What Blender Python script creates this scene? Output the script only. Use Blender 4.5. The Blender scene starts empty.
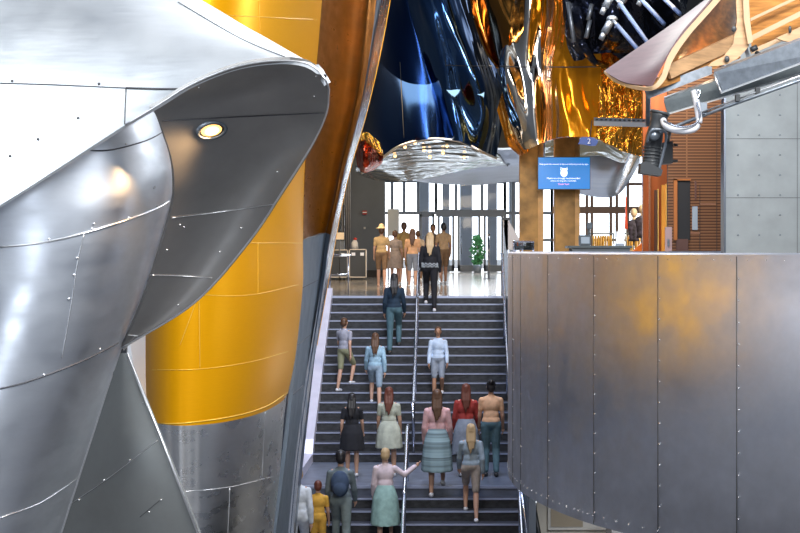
import bpy, bmesh, math, random
from mathutils import Vector, Matrix, noise as mnoise
from mathutils.bvhtree import BVHTree
random.seed(7)
SC = bpy.context.scene
COL = SC.collection
# ------------------------------------------------------------------ camera
EYE = 1.02; F = 1700.0; VX = 453.0; VY = 249.0
cam_d = bpy.data.cameras.new('camera'); cam = bpy.data.objects.new('camera', cam_d); COL.objects.link(cam)
cam.location = (0, 0, EYE); cam.rotation_euler = (math.pi/2, 0, 0)
cam_d.sensor_width = 36; cam_d.lens = F/800*36
cam_d.shift_x = -(VX-400)/800; cam_d.shift_y = -(266.5-VY)/800
cam_d.clip_end = 500
SC.camera = cam
SC.view_settings.view_transform = 'Standard'; SC.view_settings.look = 'None'
SC.view_settings.gamma = 1; SC.view_settings.use_curve_mapping = False
SC.view_settings.exposure = 0.25
SC.cycles.max_bounces = 8; SC.cycles.glossy_bounces = 4; SC.cycles.caustics_reflective = False
SC.cycles.sample_clamp_indirect = 6
# ------------------------------------------------------------------ world: daylight hall surroundings
W = bpy.data.worlds.new('world'); SC.world = W; W.use_nodes = True
nt = W.node_tree; nt.nodes.clear()
def N(t, **k):
    n = nt.nodes.new(t)
    for a, b in k.items(): setattr(n, a, b)
    return n
def L(a, b): nt.links.new(a, b)
tc = N('ShaderNodeTexCoord')
sep = N('ShaderNodeSeparateXYZ'); L(tc.outputs['Generated'], sep.inputs[0])
mp = N('ShaderNodeMapping'); L(tc.outputs['Generated'], mp.inputs[0]); mp.inputs['Scale'].default_value = (3.4, 3.4, 1.7); mp.inputs['Location'].default_value = (3.1, .6, 1.7)
nz = N('ShaderNodeTexNoise'); L(mp.outputs[0], nz.inputs['Vector']); nz.inputs['Scale'].default_value = 1.6; nz.inputs['Detail'].default_value = 2
rp = N('ShaderNodeValToRGB'); L(nz.outputs['Fac'], rp.inputs[0])
cr = rp.color_ramp
cr.elements[0].position = .33; cr.elements[0].color = (.05, .06, .078, 1)
cr.elements[1].position = .70; cr.elements[1].color = (1.6, 1.75, 2.0, 1)
for p, c in ((.43, (.09, .12, .17, 1)), (.5, (.20, .25, .33, 1)), (.56, (.42, .33, .24, 1)), (.6, (.30, .38, .5, 1))):
    e = cr.elements.new(p); e.color = c
# daylight ahead through the entrance
def ramp(sock, a, b):
    m = N('ShaderNodeMapRange'); m.interpolation_type = 'SMOOTHSTEP'; L(sock, m.inputs[0])
    m.inputs[1].default_value = a; m.inputs[2].default_value = b; return m.outputs[0]
def mul(a, b):
    m = N('ShaderNodeMath', operation='MULTIPLY'); L(a, m.inputs[0])
    if isinstance(b, (int, float)): m.inputs[1].default_value = b
    else: L(b, m.inputs[1])
    return m.outputs[0]
ahead = mul(ramp(sep.outputs['Y'], .55, .85), ramp(sep.outputs['Z'], -.35, -.1))
mix = N('ShaderNodeMixRGB'); L(ahead, mix.inputs[0]); L(rp.outputs[0], mix.inputs[1]); mix.inputs[2].default_value = (3.4, 3.6, 3.9, 1)
bg = N('ShaderNodeBackground'); L(mix.outputs[0], bg.inputs[0]); bg.inputs[1].default_value = .8
wo = N('ShaderNodeOutputWorld'); L(bg.outputs[0], wo.inputs[0])
# ------------------------------------------------------------------ large lights
def area(name, loc, target, sx, sy, power, col):
    d = bpy.data.lights.new(name, 'AREA'); d.shape = 'RECTANGLE'; d.size = sx; d.size_y = sy; d.energy = power; d.color = col
    o = bpy.data.objects.new(name, d); COL.objects.link(o); o.location = loc
    o.rotation_euler = (Vector(target)-Vector(loc)).to_track_quat('-Z', 'Y').to_euler(); return o
area('skylight_left', (-7, 3, 8), (-2.4, 9.5, 2), 5, 4, 470, (.84, .92, 1))
area('drum_fill', (5, 2, 8), (4, 15, 0), 7, 5, 1800, (.9, .95, 1))  # added fill from the camera side to brighten the drum
area('tower_fill', (1.5, 6, 6), (-1.8, 14.2, .5), 2, 2, 260, (1, .95, .86))  # added fill aimed at the yellow tower, no real opening
area('shop_fill', (8, 54, 5.5), (7, 58, .5), 3, 2, 420, (1, .85, .6))  # added warm fill to lift the shirts and mannequins
area('fin_fill', (4.8, 17, 4), (-1.9, 18.5, -1), 2, 2, 200, (.9, .95, 1))  # added out-of-frame fill for the fin and silver base
area('rear_fill', (.3, 22, 6.5), (-1.8, 22, .5), 1, 1, 260, (1, .93, .8))  # added fill for the hidden yellow sheet behind the fin
area('low_left_fill', (-3.6, 3.2, .2), (-2.3, 9.2, -.6), 1.2, 2.4, 45, (.82, .9, 1))  # added fill that puts a highlight on the curved wall
area('gold_form_fill', (3, 29, 7), (3.4, 41, 4), 2, 2, 500, (1, .9, .75))  # added out-of-frame fill to enrich the gold form's orange
area('skylight_stair', (-.8, 26, 9), (-.8, 31, -3), 3.2, 5, 900, (.62, .72, 1))
area('lobby_warm_fill', (-1, 46, 6.5), (-1, 50, 0), 6, 6, 1300, (1, .74, .45))  # added warm fill to tint the lobby
area('skylight_entrance', (2, 72, 5.5), (1, 60, 0), 12, 3, 2000, (.92, .96, 1))
# ------------------------------------------------------------------ materials
MATS = {}
def mat(name, col, rough=.5, metal=0.0, bump=None, var=None, emis=None, trans=0, coat=0, aniso=0):
    """bump=(scale, strength, stretchxyz, distance); var=(scale, amount, stretchxyz) tints by natural patina"""
    if name in MATS: return MATS[name]
    m = bpy.data.materials.new(name); m.use_nodes = True; t = m.node_tree
    b = t.nodes['Principled BSDF']
    b.inputs['Base Color'].default_value = (*col, 1); b.inputs['Roughness'].default_value = rough
    b.inputs['Metallic'].default_value = metal
    if trans: b.inputs['Transmission Weight'].default_value = trans; b.inputs['IOR'].default_value = 1.45
    if coat: b.inputs['Coat Weight'].default_value = coat; b.inputs['Coat Roughness'].default_value = .12
    if emis: b.inputs['Emission Color'].default_value = (*emis[0], 1); b.inputs['Emission Strength'].default_value = emis[1]
    g = t.nodes.new('ShaderNodeTexCoord')
    def noise(scale, st, detail=4):
        mp = t.nodes.new('ShaderNodeMapping'); t.links.new(g.outputs['Object'], mp.inputs[0])
        mp.inputs['Scale'].default_value = st[:3]
        if len(st) > 3: mp.inputs['Rotation'].default_value = st[3:6]
        n = t.nodes.new('ShaderNodeTexNoise'); t.links.new(mp.outputs[0], n.inputs['Vector'])
        n.inputs['Scale'].default_value = scale; n.inputs['Detail'].default_value = detail; return n
    if var:
        n = noise(var[0], var[2] if len(var) > 2 else (1, 1, 1), 6)
        r = t.nodes.new('ShaderNodeValToRGB'); t.links.new(n.outputs['Fac'], r.inputs[0])
        a = var[1]
        r.color_ramp.elements[0].position = .32; r.color_ramp.elements[0].color = (*[max(0, c*(1-a)) for c in col], 1)
        r.color_ramp.elements[1].position = .68; r.color_ramp.elements[1].color = (*[min(1, c*(1+a)) for c in col], 1)
        t.links.new(r.outputs[0], b.inputs['Base Color'])
        if metal > .5 and rough > .12:
            mr = t.nodes.new('ShaderNodeMapRange'); t.links.new(n.outputs['Fac'], mr.inputs[0])
            mr.inputs[1].default_value = .3; mr.inputs[2].default_value = .7
            mr.inputs[3].default_value = rough*1.25; mr.inputs[4].default_value = rough*.8
            t.links.new(mr.outputs[0], b.inputs['Roughness'])
    if bump:
        n = noise(bump[0], bump[2] if len(bump) > 2 else (1, 1, 1), bump[4] if len(bump) > 4 else 2)
        bm = t.nodes.new('ShaderNodeBump'); bm.inputs['Strength'].default_value = bump[1]
        bm.inputs['Distance'].default_value = bump[3] if len(bump) > 3 else .05
        t.links.new(n.outputs['Fac'], bm.inputs['Height']); t.links.new(bm.outputs[0], b.inputs['Normal'])
    MATS[name] = m; return m
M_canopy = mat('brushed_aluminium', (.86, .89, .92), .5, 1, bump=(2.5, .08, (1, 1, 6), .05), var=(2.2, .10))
M_soffit = mat('soffit_metal_shaded', (.36, .35, .34), .5, 1, bump=(2.0, .08, (1, 1, 1), .05), var=(1.8, .13))  # shade of the down-facing skin is put into this darker colour
M_barrel = mat('barrel_metal', (.66, .69, .74), .40, 1, bump=(2.5, .06, (1.2, 1.2, .5), .06), var=(2.6, .13, (1, 1, 3)))
M_facet = mat('facet_metal', (.33, .34, .33), .48, 1, var=(2.0, .15))
M_yellow = mat('golden_yellow_cladding', (.84, .37, .001), .36, .35, bump=(.9, .04, (1, 1, 3), .06), var=(14, .03, (1, 1, 30)))
M_yellow.node_tree.nodes['Principled BSDF'].inputs['Specular IOR Level'].default_value = .2
M_silver = mat('silver_cladding', (.70, .69, .68), .30, 1, bump=(.7, .05, (2, 2, .3), .06, 1), var=(3, .04, (1, 1, 3)))
M_orange = mat('amber_cladding', (.24, .078, .003), .33, .6, bump=(.7, .04, (1, 1, 2), .08), var=(3, .15, (1, 1, 3)))
M_blueg = mat('blue_grey_cladding', (.24, .29, .35), .45, .8, var=(3, .08))
M_chrome = mat('polished_steel_fold', (.72, .76, .84), .16, 1, bump=(2.5, .35, (3, 3, .35), .06))
M_drum = mat('drum_steel', (.70, .73, .81), .48, 1, bump=(1.0, .05, (1, 1, .8), .05, 2), var=(2.6, .17))
M_bell = mat('navy_mirror', (.016, .042, .13), .24, 1, bump=(.5, .22, (1.4, 1.4, .15), .4, 1))
M_bell2 = mat('navy_mirror_rippled', (.045, .10, .22), .08, 1, bump=(.8, .6, (1.6, 1.6, .3, 0, .5, 0), .35, 1.5))
M_mirror = mat('mirror_steel', (.34, .42, .50), .08, 1, bump=(1.0, .5, (.35, 2.4, 2.4), .3, 3))
M_belly = mat('satin_steel_belly', (.11, .16, .28), .30, 1, bump=(.5, .25, (.5, 1.2, 1.2), .3, 2))
M_gold = mat('gold_mirror', (.95, .33, .008), .15, .72, bump=(.8, .6, (2.2, 2.2, .3, 0, .35, 0), .4, 2))
M_gold2 = mat('gold_mirror_crumpled', (.90, .44, .05), .08, .85, bump=(2.6, 1.0, (2.2, 2.2, .6, 0, .7, 0), .5, 4))
M_silvergold = mat('silver_mirror_rippled', (.85, .78, .66), .06, 1, bump=(.6, .7, (2.4, 2.4, .4, 0, -.25, 0), .45, 1))
M_bronze = mat('bronze_mirror', (.36, .15, .03), .1, 1, bump=(.5, .5, (1.6, 1.6, .4), .4, 1))
M_black = mat('black_mirror', (.025, .03, .05), .12, .9, bump=(1.5, .7, (1, 1, .6), .4, 4))
M_redmirror = mat('red_mirror', (.45, .05, .02), .12, 1, bump=(2.5, .7, (1, 1, .6), .3, 3))
M_dark = mat('dark_gap', (.02, .022, .025), .6, .2)
M_seamd = mat('seam_dark', (.10, .10, .11), .6, .4)
M_seaml = mat('seam_light', (.75, .75, .76), .35, 1)
M_seamy = mat('seam_yellow', (.95, .60, .08), .35, .3)
M_rivet = mat('rivet_steel', (.85, .85, .85), .25, 1)
M_stone = mat('dark_slate_step', (.030, .031, .034), .62, 0, bump=(30, .3, (1, 1, 1), .01), var=(9, .55, (1, 1, 2)))
M_tread = mat('stair_tread', (.05, .053, .068), .38, 0, var=(10, .3))
M_nosing = mat('step_nosing', (.42, .46, .60), .38, .6)
M_land = mat('landing_stone', (.13, .15, .20), .35, 0, var=(4, .25))
M_curb = mat('stringer_metal', (.85, .82, .95), .4, .3, var=(3, .06))
M_rail = mat('handrail_steel', (.62, .66, .76), .22, 1)
M_concrete = mat('grey_wall_paint', (.13, .155, .195), .75, 0, var=(1.5, .08))
M_panelw = mat('grey_wall_panel', (.28, .30, .305), .5, .35, var=(3.0, .10))
M_white = mat('cream_wall', (.86, .80, .70), .6)
M_beige = mat('beige_blind', (.55, .46, .34), .7)
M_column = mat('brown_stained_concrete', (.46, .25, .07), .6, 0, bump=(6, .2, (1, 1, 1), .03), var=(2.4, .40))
M_colside = mat('concrete_side_painted_lit', (.75, .42, .14), .5, 0, var=(3, .2))  # lit side of the concrete columns, its light put into the colour
M_wood = mat('warm_plywood', (.48, .21, .055), .42, 0, var=(2.6, .38, (2, 2, 14, 0, .5, 0)), coat=.2)
M_woodp = mat('pale_plywood', (.55, .33, .17), .5, 0, var=(3, .22, (2, 2, 14, 0, .5, 0)))
M_woodm = mat('mauve_stained_plywood', (.17, .095, .105), .5, 0, var=(5, .12, (1, 1, 8, 0, .5, 0)))
M_woodedge = mat('plywood_edge', (.58, .38, .22), .55, 0)
M_galv = mat('galvanised_steel', (.23, .26, .30), .42, .8, var=(22, .18))
M_blackp = mat('black_plastic', (.03, .033, .037), .4, 0)
M_cable = mat('pale_cable', (.72, .72, .76), .4, .2)
M_frame = mat('window_frame_hazed', (.22, .25, .30), .45, .4)  # lightened grey, window bloom put into the frame colour
M_frameb = mat('brown_window_frame', (.34, .22, .16), .5, .2)
def glass_mat():
    m = bpy.data.materials.new('clear_glass'); m.use_nodes = True; t = m.node_tree; t.nodes.clear()
    o = t.nodes.new('ShaderNodeOutputMaterial'); a = t.nodes.new('ShaderNodeBsdfTransparent'); g = t.nodes.new('ShaderNodeBsdfGlossy')
    a.inputs[0].default_value = (.93, .96, .98, 1); g.inputs['Roughness'].default_value = .03
    x = t.nodes.new('ShaderNodeMixShader'); f = t.nodes.new('ShaderNodeFresnel'); f.inputs[0].default_value = 1.5
    t.links.new(f.outputs[0], x.inputs[0]); t.links.new(a.outputs[0], x.inputs[1]); t.links.new(g.outputs[0], x.inputs[2]); t.links.new(x.outputs[0], o.inputs[0])
    return m
M_glass = glass_mat()
def tiled(name, col, jc, rough, tile, metal=0):
    m = mat(name, col, rough, metal); t = m.node_tree; b = t.nodes['Principled BSDF']
    br = t.nodes.new('ShaderNodeTexBrick'); tcn = t.nodes.new('ShaderNodeTexCoord'); t.links.new(tcn.outputs['Object'], br.inputs['Vector'])
    br.offset = 0; br.inputs['Scale'].default_value = 1; br.inputs['Mortar Size'].default_value = .012
    br.inputs['Brick Width'].default_value = tile; br.inputs['Row Height'].default_value = tile*2
    br.inputs['Color1'].default_value = (*col, 1); br.inputs['Color2'].default_value = (*[c*.85 for c in col], 1); br.inputs['Mortar'].default_value = (*jc, 1)
    t.links.new(br.outputs['Color'], b.inputs['Base Color']); return m
M_floor = tiled('polished_lobby_floor', (.34, .30, .25), (.6, .6, .55), .13, 1.0)
def cloth(name, col): return mat('cloth_'+name, col, .85, 0, bump=(40, .2, (1, 1, 1), .01), var=(12, .15))
M_skin = mat('skin', (.62, .36, .25), .55); M_skin2 = mat('skin_tan', (.42, .22, .13), .55)
M_hairk = mat('hair_black', (.015, .012, .012), .45); M_hairb = mat('hair_brown', (.10, .045, .02), .5)
M_hairl = mat('hair_blonde', (.55, .38, .20), .5); M_hairr = mat('hair_auburn', (.13, .032, .016), .5)
M_eye = mat('eye_dark', (.03, .02, .02), .3)
M_shoe = mat('shoe_white', (.75, .75, .78), .5); M_shoek = mat('shoe_black', (.03, .03, .03), .5)
# ------------------------------------------------------------------ helpers
def P(px, py, d): return Vector(((px-VX)/F*d, d, EYE+(VY-py)/F*d))
def tag(o, label=None, cat=None, group=None, kind=None):
    if label: o['label'] = label
    if cat: o['category'] = cat
    if group: o['group'] = group
    if kind: o['kind'] = kind
    return o
def empty(name, loc, label, cat, group=None):
    o = bpy.data.objects.new(name, None); COL.objects.link(o); o.location = loc; o.empty_display_size = .1
    return tag(o, label, cat, group)
def obj(name, bm, m, parent=None, smooth=False):
    me = bpy.data.meshes.new(name); bm.to_mesh(me); bm.free()
    if smooth:
        for p in me.polygons: p.use_smooth = True
    o = bpy.data.objects.new(name, me); COL.objects.link(o)
    if m: me.materials.append(m)
    if parent:
        o.parent = parent; o.matrix_parent_inverse = Matrix.Translation(parent.location).inverted() if parent.parent is None else Matrix.Identity(4)
        if parent.parent is not None: o.matrix_parent_inverse = Matrix.Identity(4)
    return o
# every mesh is written in world coordinates; parents are empties at their own base (or meshes at the origin)
def crom(pts, n):
    """catmull-rom resample of a polyline to n points"""
    pts = [Vector(p) for p in pts]
    if len(pts) == 2: return [pts[0].lerp(pts[1], i/(n-1)) for i in range(n)]
    e = [pts[0]*2-pts[1]] + pts + [pts[-1]*2-pts[-2]]
    L_ = [0]
    for i in range(1, len(pts)): L_.append(L_[-1]+(pts[i]-pts[i-1]).length)
    out = []
    for k in range(n):
        s = L_[-1]*k/(n-1); i = 0
        while i < len(pts)-2 and L_[i+1] < s: i += 1
        t = (s-L_[i])/max(1e-9, L_[i+1]-L_[i])
        a, b, c, d = e[i], e[i+1], e[i+2], e[i+3]
        out.append(.5*((2*b)+(c-a)*t+(2*a-5*b+4*c-d)*t*t+(3*b-a-3*c+d)*t**3))
    return out
def sheet(name, rows, m, parent=None, nu=40, nv=24, thick=.03, fn=None, lin=False):
    """curved metal sheet through rows of 3-D points, with thickness away from the viewer"""
    R_ = [crom(r, nu) for r in rows]
    cols = [crom([r[i] for r in R_], nv) if not lin else None for i in range(nu)]
    bm = bmesh.new()
    if lin:
        grid = []
        for i in range(nu):
            c = []
            for j in range(nv):
                t = j/(nv-1)*(len(R_)-1); k = min(int(t), len(R_)-2); c.append(R_[k][i].lerp(R_[k+1][i], t-k))
            grid.append(c)
    else: grid = cols
    if fn: grid = [[fn(grid[i][j], i/(nu-1), j/(nv-1)) for j in range(nv)] for i in range(nu)]
    # normals
    def nrm(i, j):
        a = grid[min(i+1, nu-1)][j]-grid[max(i-1, 0)][j]; b = grid[i][min(j+1, nv-1)]-grid[i][max(j-1, 0)]
        n = a.cross(b)
        if n.length < 1e-9: return Vector((0, 1, 0))
        n.normalize()
        if n.dot(grid[i][j]-Vector((0, 0, EYE))) < 0: n = -n
        return n
    V = [[bm.verts.new(grid[i][j]) for j in range(nv)] for i in range(nu)]
    B = [[bm.verts.new(grid[i][j]+nrm(i, j)*thick) for j in range(nv)] for i in range(nu)]
    for i in range(nu-1):
        for j in range(nv-1):
            bm.faces.new((V[i][j], V[i+1][j], V[i+1][j+1], V[i][j+1])); bm.faces.new((B[i][j+1], B[i+1][j+1], B[i+1][j], B[i][j]))
    for i in range(nu-1):
        bm.faces.new((V[i+1][0], V[i][0], B[i][0], B[i+1][0])); bm.faces.new((V[i][-1], V[i+1][-1], B[i+1][-1], B[i][-1]))
    for j in range(nv-1):
        bm.faces.new((V[0][j], V[0][j+1], B[0][j+1], B[0][j])); bm.faces.new((V[-1][j+1], V[-1][j], B[-1][j], B[-1][j+1]))
    bmesh.ops.recalc_face_normals(bm, faces=bm.faces)
    for e in bm.edges:
        if len(e.link_faces) == 2 and e.calc_face_angle(0) > .9: e.smooth = False
    o = obj(name, bm, m, parent, True); return o
def add_tube(bm, pts, r, n=8, caps=True):
    pts = [Vector(p) for p in pts]; rings = []
    for i, p in enumerate(pts):
        t = (pts[min(i+1, len(pts)-1)]-pts[max(i-1, 0)]).normalized()
        u = t.cross(Vector((0, 0, 1)) if abs(t.z) < .95 else Vector((1, 0, 0))).normalized(); v = t.cross(u)
        rr = r[i] if isinstance(r, (list, tuple)) else r
        rings.append([bm.verts.new(p+(u*math.cos(a)+v*math.sin(a))*rr) for a in [2*math.pi*k/n for k in range(n)]])
    for a, b in zip(rings, rings[1:]):
        for k in range(n): bm.faces.new((a[k], a[(k+1) % n], b[(k+1) % n], b[k]))
    if caps: bm.faces.new(rings[0][::-1]); bm.faces.new(rings[-1])
def add_box(bm, lo, hi, mtx=None):
    vs = [bm.verts.new(Vector((x, y, z))) for x in (lo[0], hi[0]) for y in (lo[1], hi[1]) for z in (lo[2], hi[2])]
    if mtx:
        for v in vs: v.co = mtx @ v.co
    for f in ((0, 1, 3, 2), (4, 6, 7, 5), (0, 4, 5, 1), (2, 3, 7, 6), (0, 2, 6, 4), (1, 5, 7, 3)): bm.faces.new([vs[i] for i in f])
def add_beam(bm, a, b, w, h, up=(0, 0, 1)):
    a, b = Vector(a), Vector(b); t = (b-a).normalized(); s = t.cross(Vector(up)).normalized(); u = s.cross(t)
    m = Matrix((s, t, u)).transposed().to_4x4(); m.translation = a
    add_box(bm, (-w/2, 0, -h/2), (w/2, (b-a).length, h/2), m)
def add_prism(bm, pts, off):
    """closed polygon of 3-D points extruded by off"""
    a = [bm.verts.new(p) for p in pts]; b = [bm.verts.new(Vector(p)+Vector(off)) for p in pts]; n = len(a)
    bm.faces.new(a); bm.faces.new(b[::-1])
    for i in range(n): bm.faces.new((a[i], b[i], b[(i+1) % n], a[(i+1) % n]))
def add_ell(bm, c, r, seg=14, m=None):
    mm = Matrix.Translation(c) @ (m or Matrix.Identity(4)) @ Matrix.Diagonal((*r, 1))
    bmesh.ops.create_uvsphere(bm, u_segments=seg, v_segments=max(6, seg//2+2), radius=1, matrix=mm)
def box(name, lo, hi, m, parent=None, bev=0):
    bm = bmesh.new(); add_box(bm, lo, hi)
    if bev: bmesh.ops.bevel(bm, geom=bm.edges[:], offset=bev, segments=2, affect='EDGES')
    bmesh.ops.recalc_face_normals(bm, faces=bm.faces)
    return obj(name, bm, m, parent)
def tube(name, pts, r, m, parent=None, n=8):
    bm = bmesh.new(); add_tube(bm, pts, r, n); bmesh.ops.recalc_face_normals(bm, faces=bm.faces); return obj(name, bm, m, parent, True)
def prism(name, pts, off, m, parent=None):
    bm = bmesh.new(); add_prism(bm, pts, off); bmesh.ops.recalc_face_normals(bm, faces=bm.faces); return obj(name, bm, m, parent)
def caster(*objs):
    trees = []
    for o in objs:
        me = o.data; trees.append(BVHTree.FromPolygons([v.co for v in me.vertices], [tuple(p.vertices) for p in me.polygons]))
    def cast(px, py, eps=.004):
        o = Vector((0, 0, EYE)); d = (P(px, py, 10)-o).normalized(); best = None
        for t in trees:
            h = t.ray_cast(o, d)
            if h[0] and (best is None or h[3] < best[1]): best = (h[0], h[3])
        return best[0]-d*eps if best else None
    return cast
def seam(name, cast, pix, r, m, parent, n=24):
    pp = crom([Vector((a, b, 0)) for a, b in pix], n); run = [cast(p.x, p.y) for p in pp]; run = [q for q in run if q]
    if len(run) > 2: return tube(name, run, r, m, parent, 5)
def bolts(name, cast, pix, r, m, parent):
    bm = bmesh.new()
    for a, b in pix:
        q = cast(a, b)
        if q: add_ell(bm, q, (r, r, r), 8)
    return obj(name, bm, m, parent, True)

# ================================================================== ROOM SHELL
R_, T_ = .165, .30; D0 = 36.9; LB, LF = D0-17*T_, 28.6; XL, XR = -2.62, 1.10; NLOW = 12
ZG = -(18+NLOW)*R_
def S(o): return tag(o, kind='structure')
S(box('floor_lobby', (-14, D0, -.4), (16, 90, 0), M_floor))
S(box('floor_gallery', (XR+.12, 21, -.4), (16, D0, 0), M_floor))
S(box('floor_gallery_left', (-14, D0-7, -.4), (XL-.35, D0, 0), M_floor))
S(box('floor_ground', (-20, -6, ZG-.3), (24, 40, ZG), mat('ground_floor_stone', (.16, .16, .17), .3)))
S(box('wall_stair_right', (XR+.02, 25, ZG), (XR+.12, D0, -.0), M_concrete))
S(box('wall_stair_left', (XL-.34, 24.5, ZG), (XL-.22, D0, 0), mat('stair_wall_steel', (.30, .36, .46), .3, .9, bump=(2, .3, (1, 1, 1), .05))))
S(box('wall_left', (-9.5, 19, ZG), (-9.2, 90, 14), M_concrete))
S(box('wall_right_side', (16, 8, ZG), (16.3, 90, 14), M_concrete))
S(box('wall_back_left', (-14, 62, 0), (P(385, 0, 62).x, 62.3, 9), M_concrete))
S(box('baseboard_back_left', (-8, 61.95, 0), (P(385, 0, 62).x, 62, .25), M_dark))
S(box('wall_right', (P(643, 0, 64).x, 60, 0), (16, 60.3, 9), M_concrete))
S(box('ceiling_lobby', (-14, 50, 7.2), (16, 90, 7.5), mat('ceiling_steel', (.28, .32, .38), .4, .5)))
# entrance glazing: frames and panes
DZ = 75.0
def zy(py, d=DZ): return EYE+(VY-py)/F*d
def xp(px, d=DZ): return (px-VX)/F*d
def glazing(name, xs, ys, fm, d=DZ, w=.12, big=None):
    bm = bmesh.new()
    x0, x1 = xp(xs[0], d), xp(xs[-1], d); z0, z1 = max(0, zy(ys[-1], d)), zy(ys[0], d)
    for k, x in enumerate(xs): add_box(bm, (xp(x, d)-w/2, d, z0), (xp(x, d)+w/2, d+.18, z1))
    for y in ys:
        h = .3 if big and y in big else .12
        add_box(bm, (x0, d-.03, zy(y, d)-h/2), (x1, d+.2, zy(y, d)+h/2))
    o = obj(name, bm, fm); S(o)
    g = box('pane', (x0, d+.08, z0), (x1, d+.1, z1), M_glass, o); return o
glazing('window_1', [383, 392, 404, 418, 436], [150, 165, 181, 213], M_frame)
glazing('window_2', [436, 456, 482, 505], [150, 182, 213], M_frame, big=[213])
glazing('window_3', [505, 513, 521, 532, 541, 552], [150, 181, 213, 240, 268], M_frame)
glazing('window_4', [552, 571, 587, 592, 611, 617, 628, 645, 660], [150, 184, 210, 240, 266], M_frameb, big=[210])
for i, (a, b) in enumerate(((418, 436), (436, 456), (456, 482), (482, 505))):
    bm = bmesh.new(); z0, z1 = 0.02, zy(214)
    xa, xb = xp(a)+.07, xp(b)-.07
    add_box(bm, (xa, DZ-.02, z0), (xa+.10, DZ+.08, z1)); add_box(bm, (xb-.10, DZ-.02, z0), (xb, DZ+.08, z1))
    add_box(bm, (xa, DZ-.02, z1-.12), (xb, DZ+.08, z1)); add_box(bm, (xa, DZ-.02, z0), (xb, DZ+.08, z0+.28))
    dr = S(obj('door_%d' % (i+1), bm, M_frame)); box('door_glass', (xa+.1, DZ+.02, z0+.28), (xb-.1, DZ+.04, z1-.12), M_glass, dr)
    bm = bmesh.new(); xm = xb-.16 if i % 2 else xa+.16
    add_tube(bm, [(xm, DZ-.1, .8), (xm, DZ-.1, 1.6)], .02); obj('door_handle', bm, M_rail, dr, True)
# outside beyond the glass: pavement, building and posts
S(box('floor_plaza', (-40, 90, -.3), (40, 160, 0), mat('plaza_paving', (.6, .6, .6), .7)))
for i, (px, w, h) in enumerate(((424, 10, 5), (446, 7, 5), (466, 12, 5.2), (492, 9, 5), (512, 6, 5))):
    o = box('stone_pillar', (xp(px, 98)-w/F*49, 97, 0), (xp(px, 98)+w/F*49, 98.2, h+3), mat('pillar_stone', (.78, .82, .88), .7))
    tag(o, ['pale pillar outside the leftmost glass door', 'pale pillar outside the second glass door', 'widest pale pillar outside the middle glass door',
            'pale pillar outside the right glass door', 'pale pillar outside beside the doors on the right'][i], 'pillar', 'pillars outside the entrance')

# ================================================================== STAIRCASE
st = empty('staircase', (-.75, LF, ZG), 'wide dark stone staircase with pale step edges rising to the lobby', 'staircase')
steps = []
for i in range(1, 18): steps.append((D0-i*T_, D0-(i-1)*T_, -i*R_))
for j in range(1, NLOW): steps.append((LF-j*T_, LF-(j-1)*T_, -(18+j)*R_))
for i, (ya, yb, z) in enumerate(steps):
    s = box('step', (XL, ya, z-R_-.02), (XR, yb+.02, z), M_stone, st)
    box('nosing', (XL, ya-.012, z-.022), (XR, ya+.03, z+.004), M_nosing, s)
    box('tread_top', (XL, ya+.03, z), (XR, yb, z+.003), M_tread, s)
l = box('landing', (XL, LF, -18*R_-.2), (XR, LB+.02, -18*R_), M_land, st)
box('nosing', (XL, LF-.012, -18*R_-.038), (XR, LF+.045, -18*R_+.004), M_nosing, l)
box('step', (XL, D0-.015, -R_-.02), (XR, D0, -.04), M_stone, st)
box('top_nosing', (XL-.18, D0-.02, -.045), (XR, D0+.05, .004), M_nosing, st)
# left stringer cap
def slope(y):
    if y >= D0: return 0
    if y >= LB: return -(D0-y)/T_*R_
    if y >= LF: return -18*R_
    return -18*R_-(LF-y)/T_*R_
cap = []
for y in (D0+.1, LB+.15, LB-.05, LF+.1, LF-.2, 25.0): cap.append((y, slope(y)+.17))
bm = bmesh.new()
prof = [Vector((XL-.2, y, z)) for y, z in cap] + [Vector((XL-.2, y, z-.45)) for y, z in reversed(cap)]
add_prism(bm, prof, (.2, 0, 0)); bmesh.ops.recalc_face_normals(bm, faces=bm.faces)
tag(obj('stair_stringer', bm, M_curb), 'pale lavender metal stringer running down the left edge of the staircase', 'stringer')
# left glass balustrade and handrail
bal = empty('glass_balustrade', (XL-.28, 30, slope(30)), 'glass balustrade with steel handrail along the left side of the stairs', 'balustrade')
ys = [D0-.05, 34.6, 32.2, LB-.1, LF+.1, 26.8, 25.2]
for a, b in zip(ys, ys[1:]):
    prism('glass_panel', [Vector((XL-.30, a-.04, slope(a)+.12)), Vector((XL-.30, b+.04, slope(b)+.12)), Vector((XL-.30, b+.04, slope(b)+.9)), Vector((XL-.30, a-.04, slope(a)+.9))], (.012, 0, 0), M_glass, bal)
for y in ys: tube('post', [(XL-.29, y, slope(y)-.1), (XL-.29, y, slope(y)+.95)], .022, M_rail, bal)
tube('handrail', [(XL-.27, y, slope(y)+.96) for y in (D0, LB, LF, 25.2)], .026, M_rail, bal)
# lobby rail at the stair head, left
gr = empty('guard_rail', (XL-.3, D0+.3, 0), 'steel guard rail on the lobby floor at the left stair head', 'railing')
for x, y in ((XL-.06, D0+.1), (XL-.36, D0+.1), (XL-.2, D0+1.6), (XL+.25, D0+1.6)): tube('post', [(x, y, 0), (x, y, .86)], .02, M_rail, gr)
tube('top_rail', [(XL-.4, D0+.1, .88), (XL-.03, D0+.1, .88), (XL+.28, D0+1.6, .88)], .025, M_rail, gr)
tube('lower_rail', [(XL-.36, D0+.1, .45), (XL-.06, D0+.1, .45), (XL+.25, D0+1.6, .45)], .014, M_rail, gr)
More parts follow.
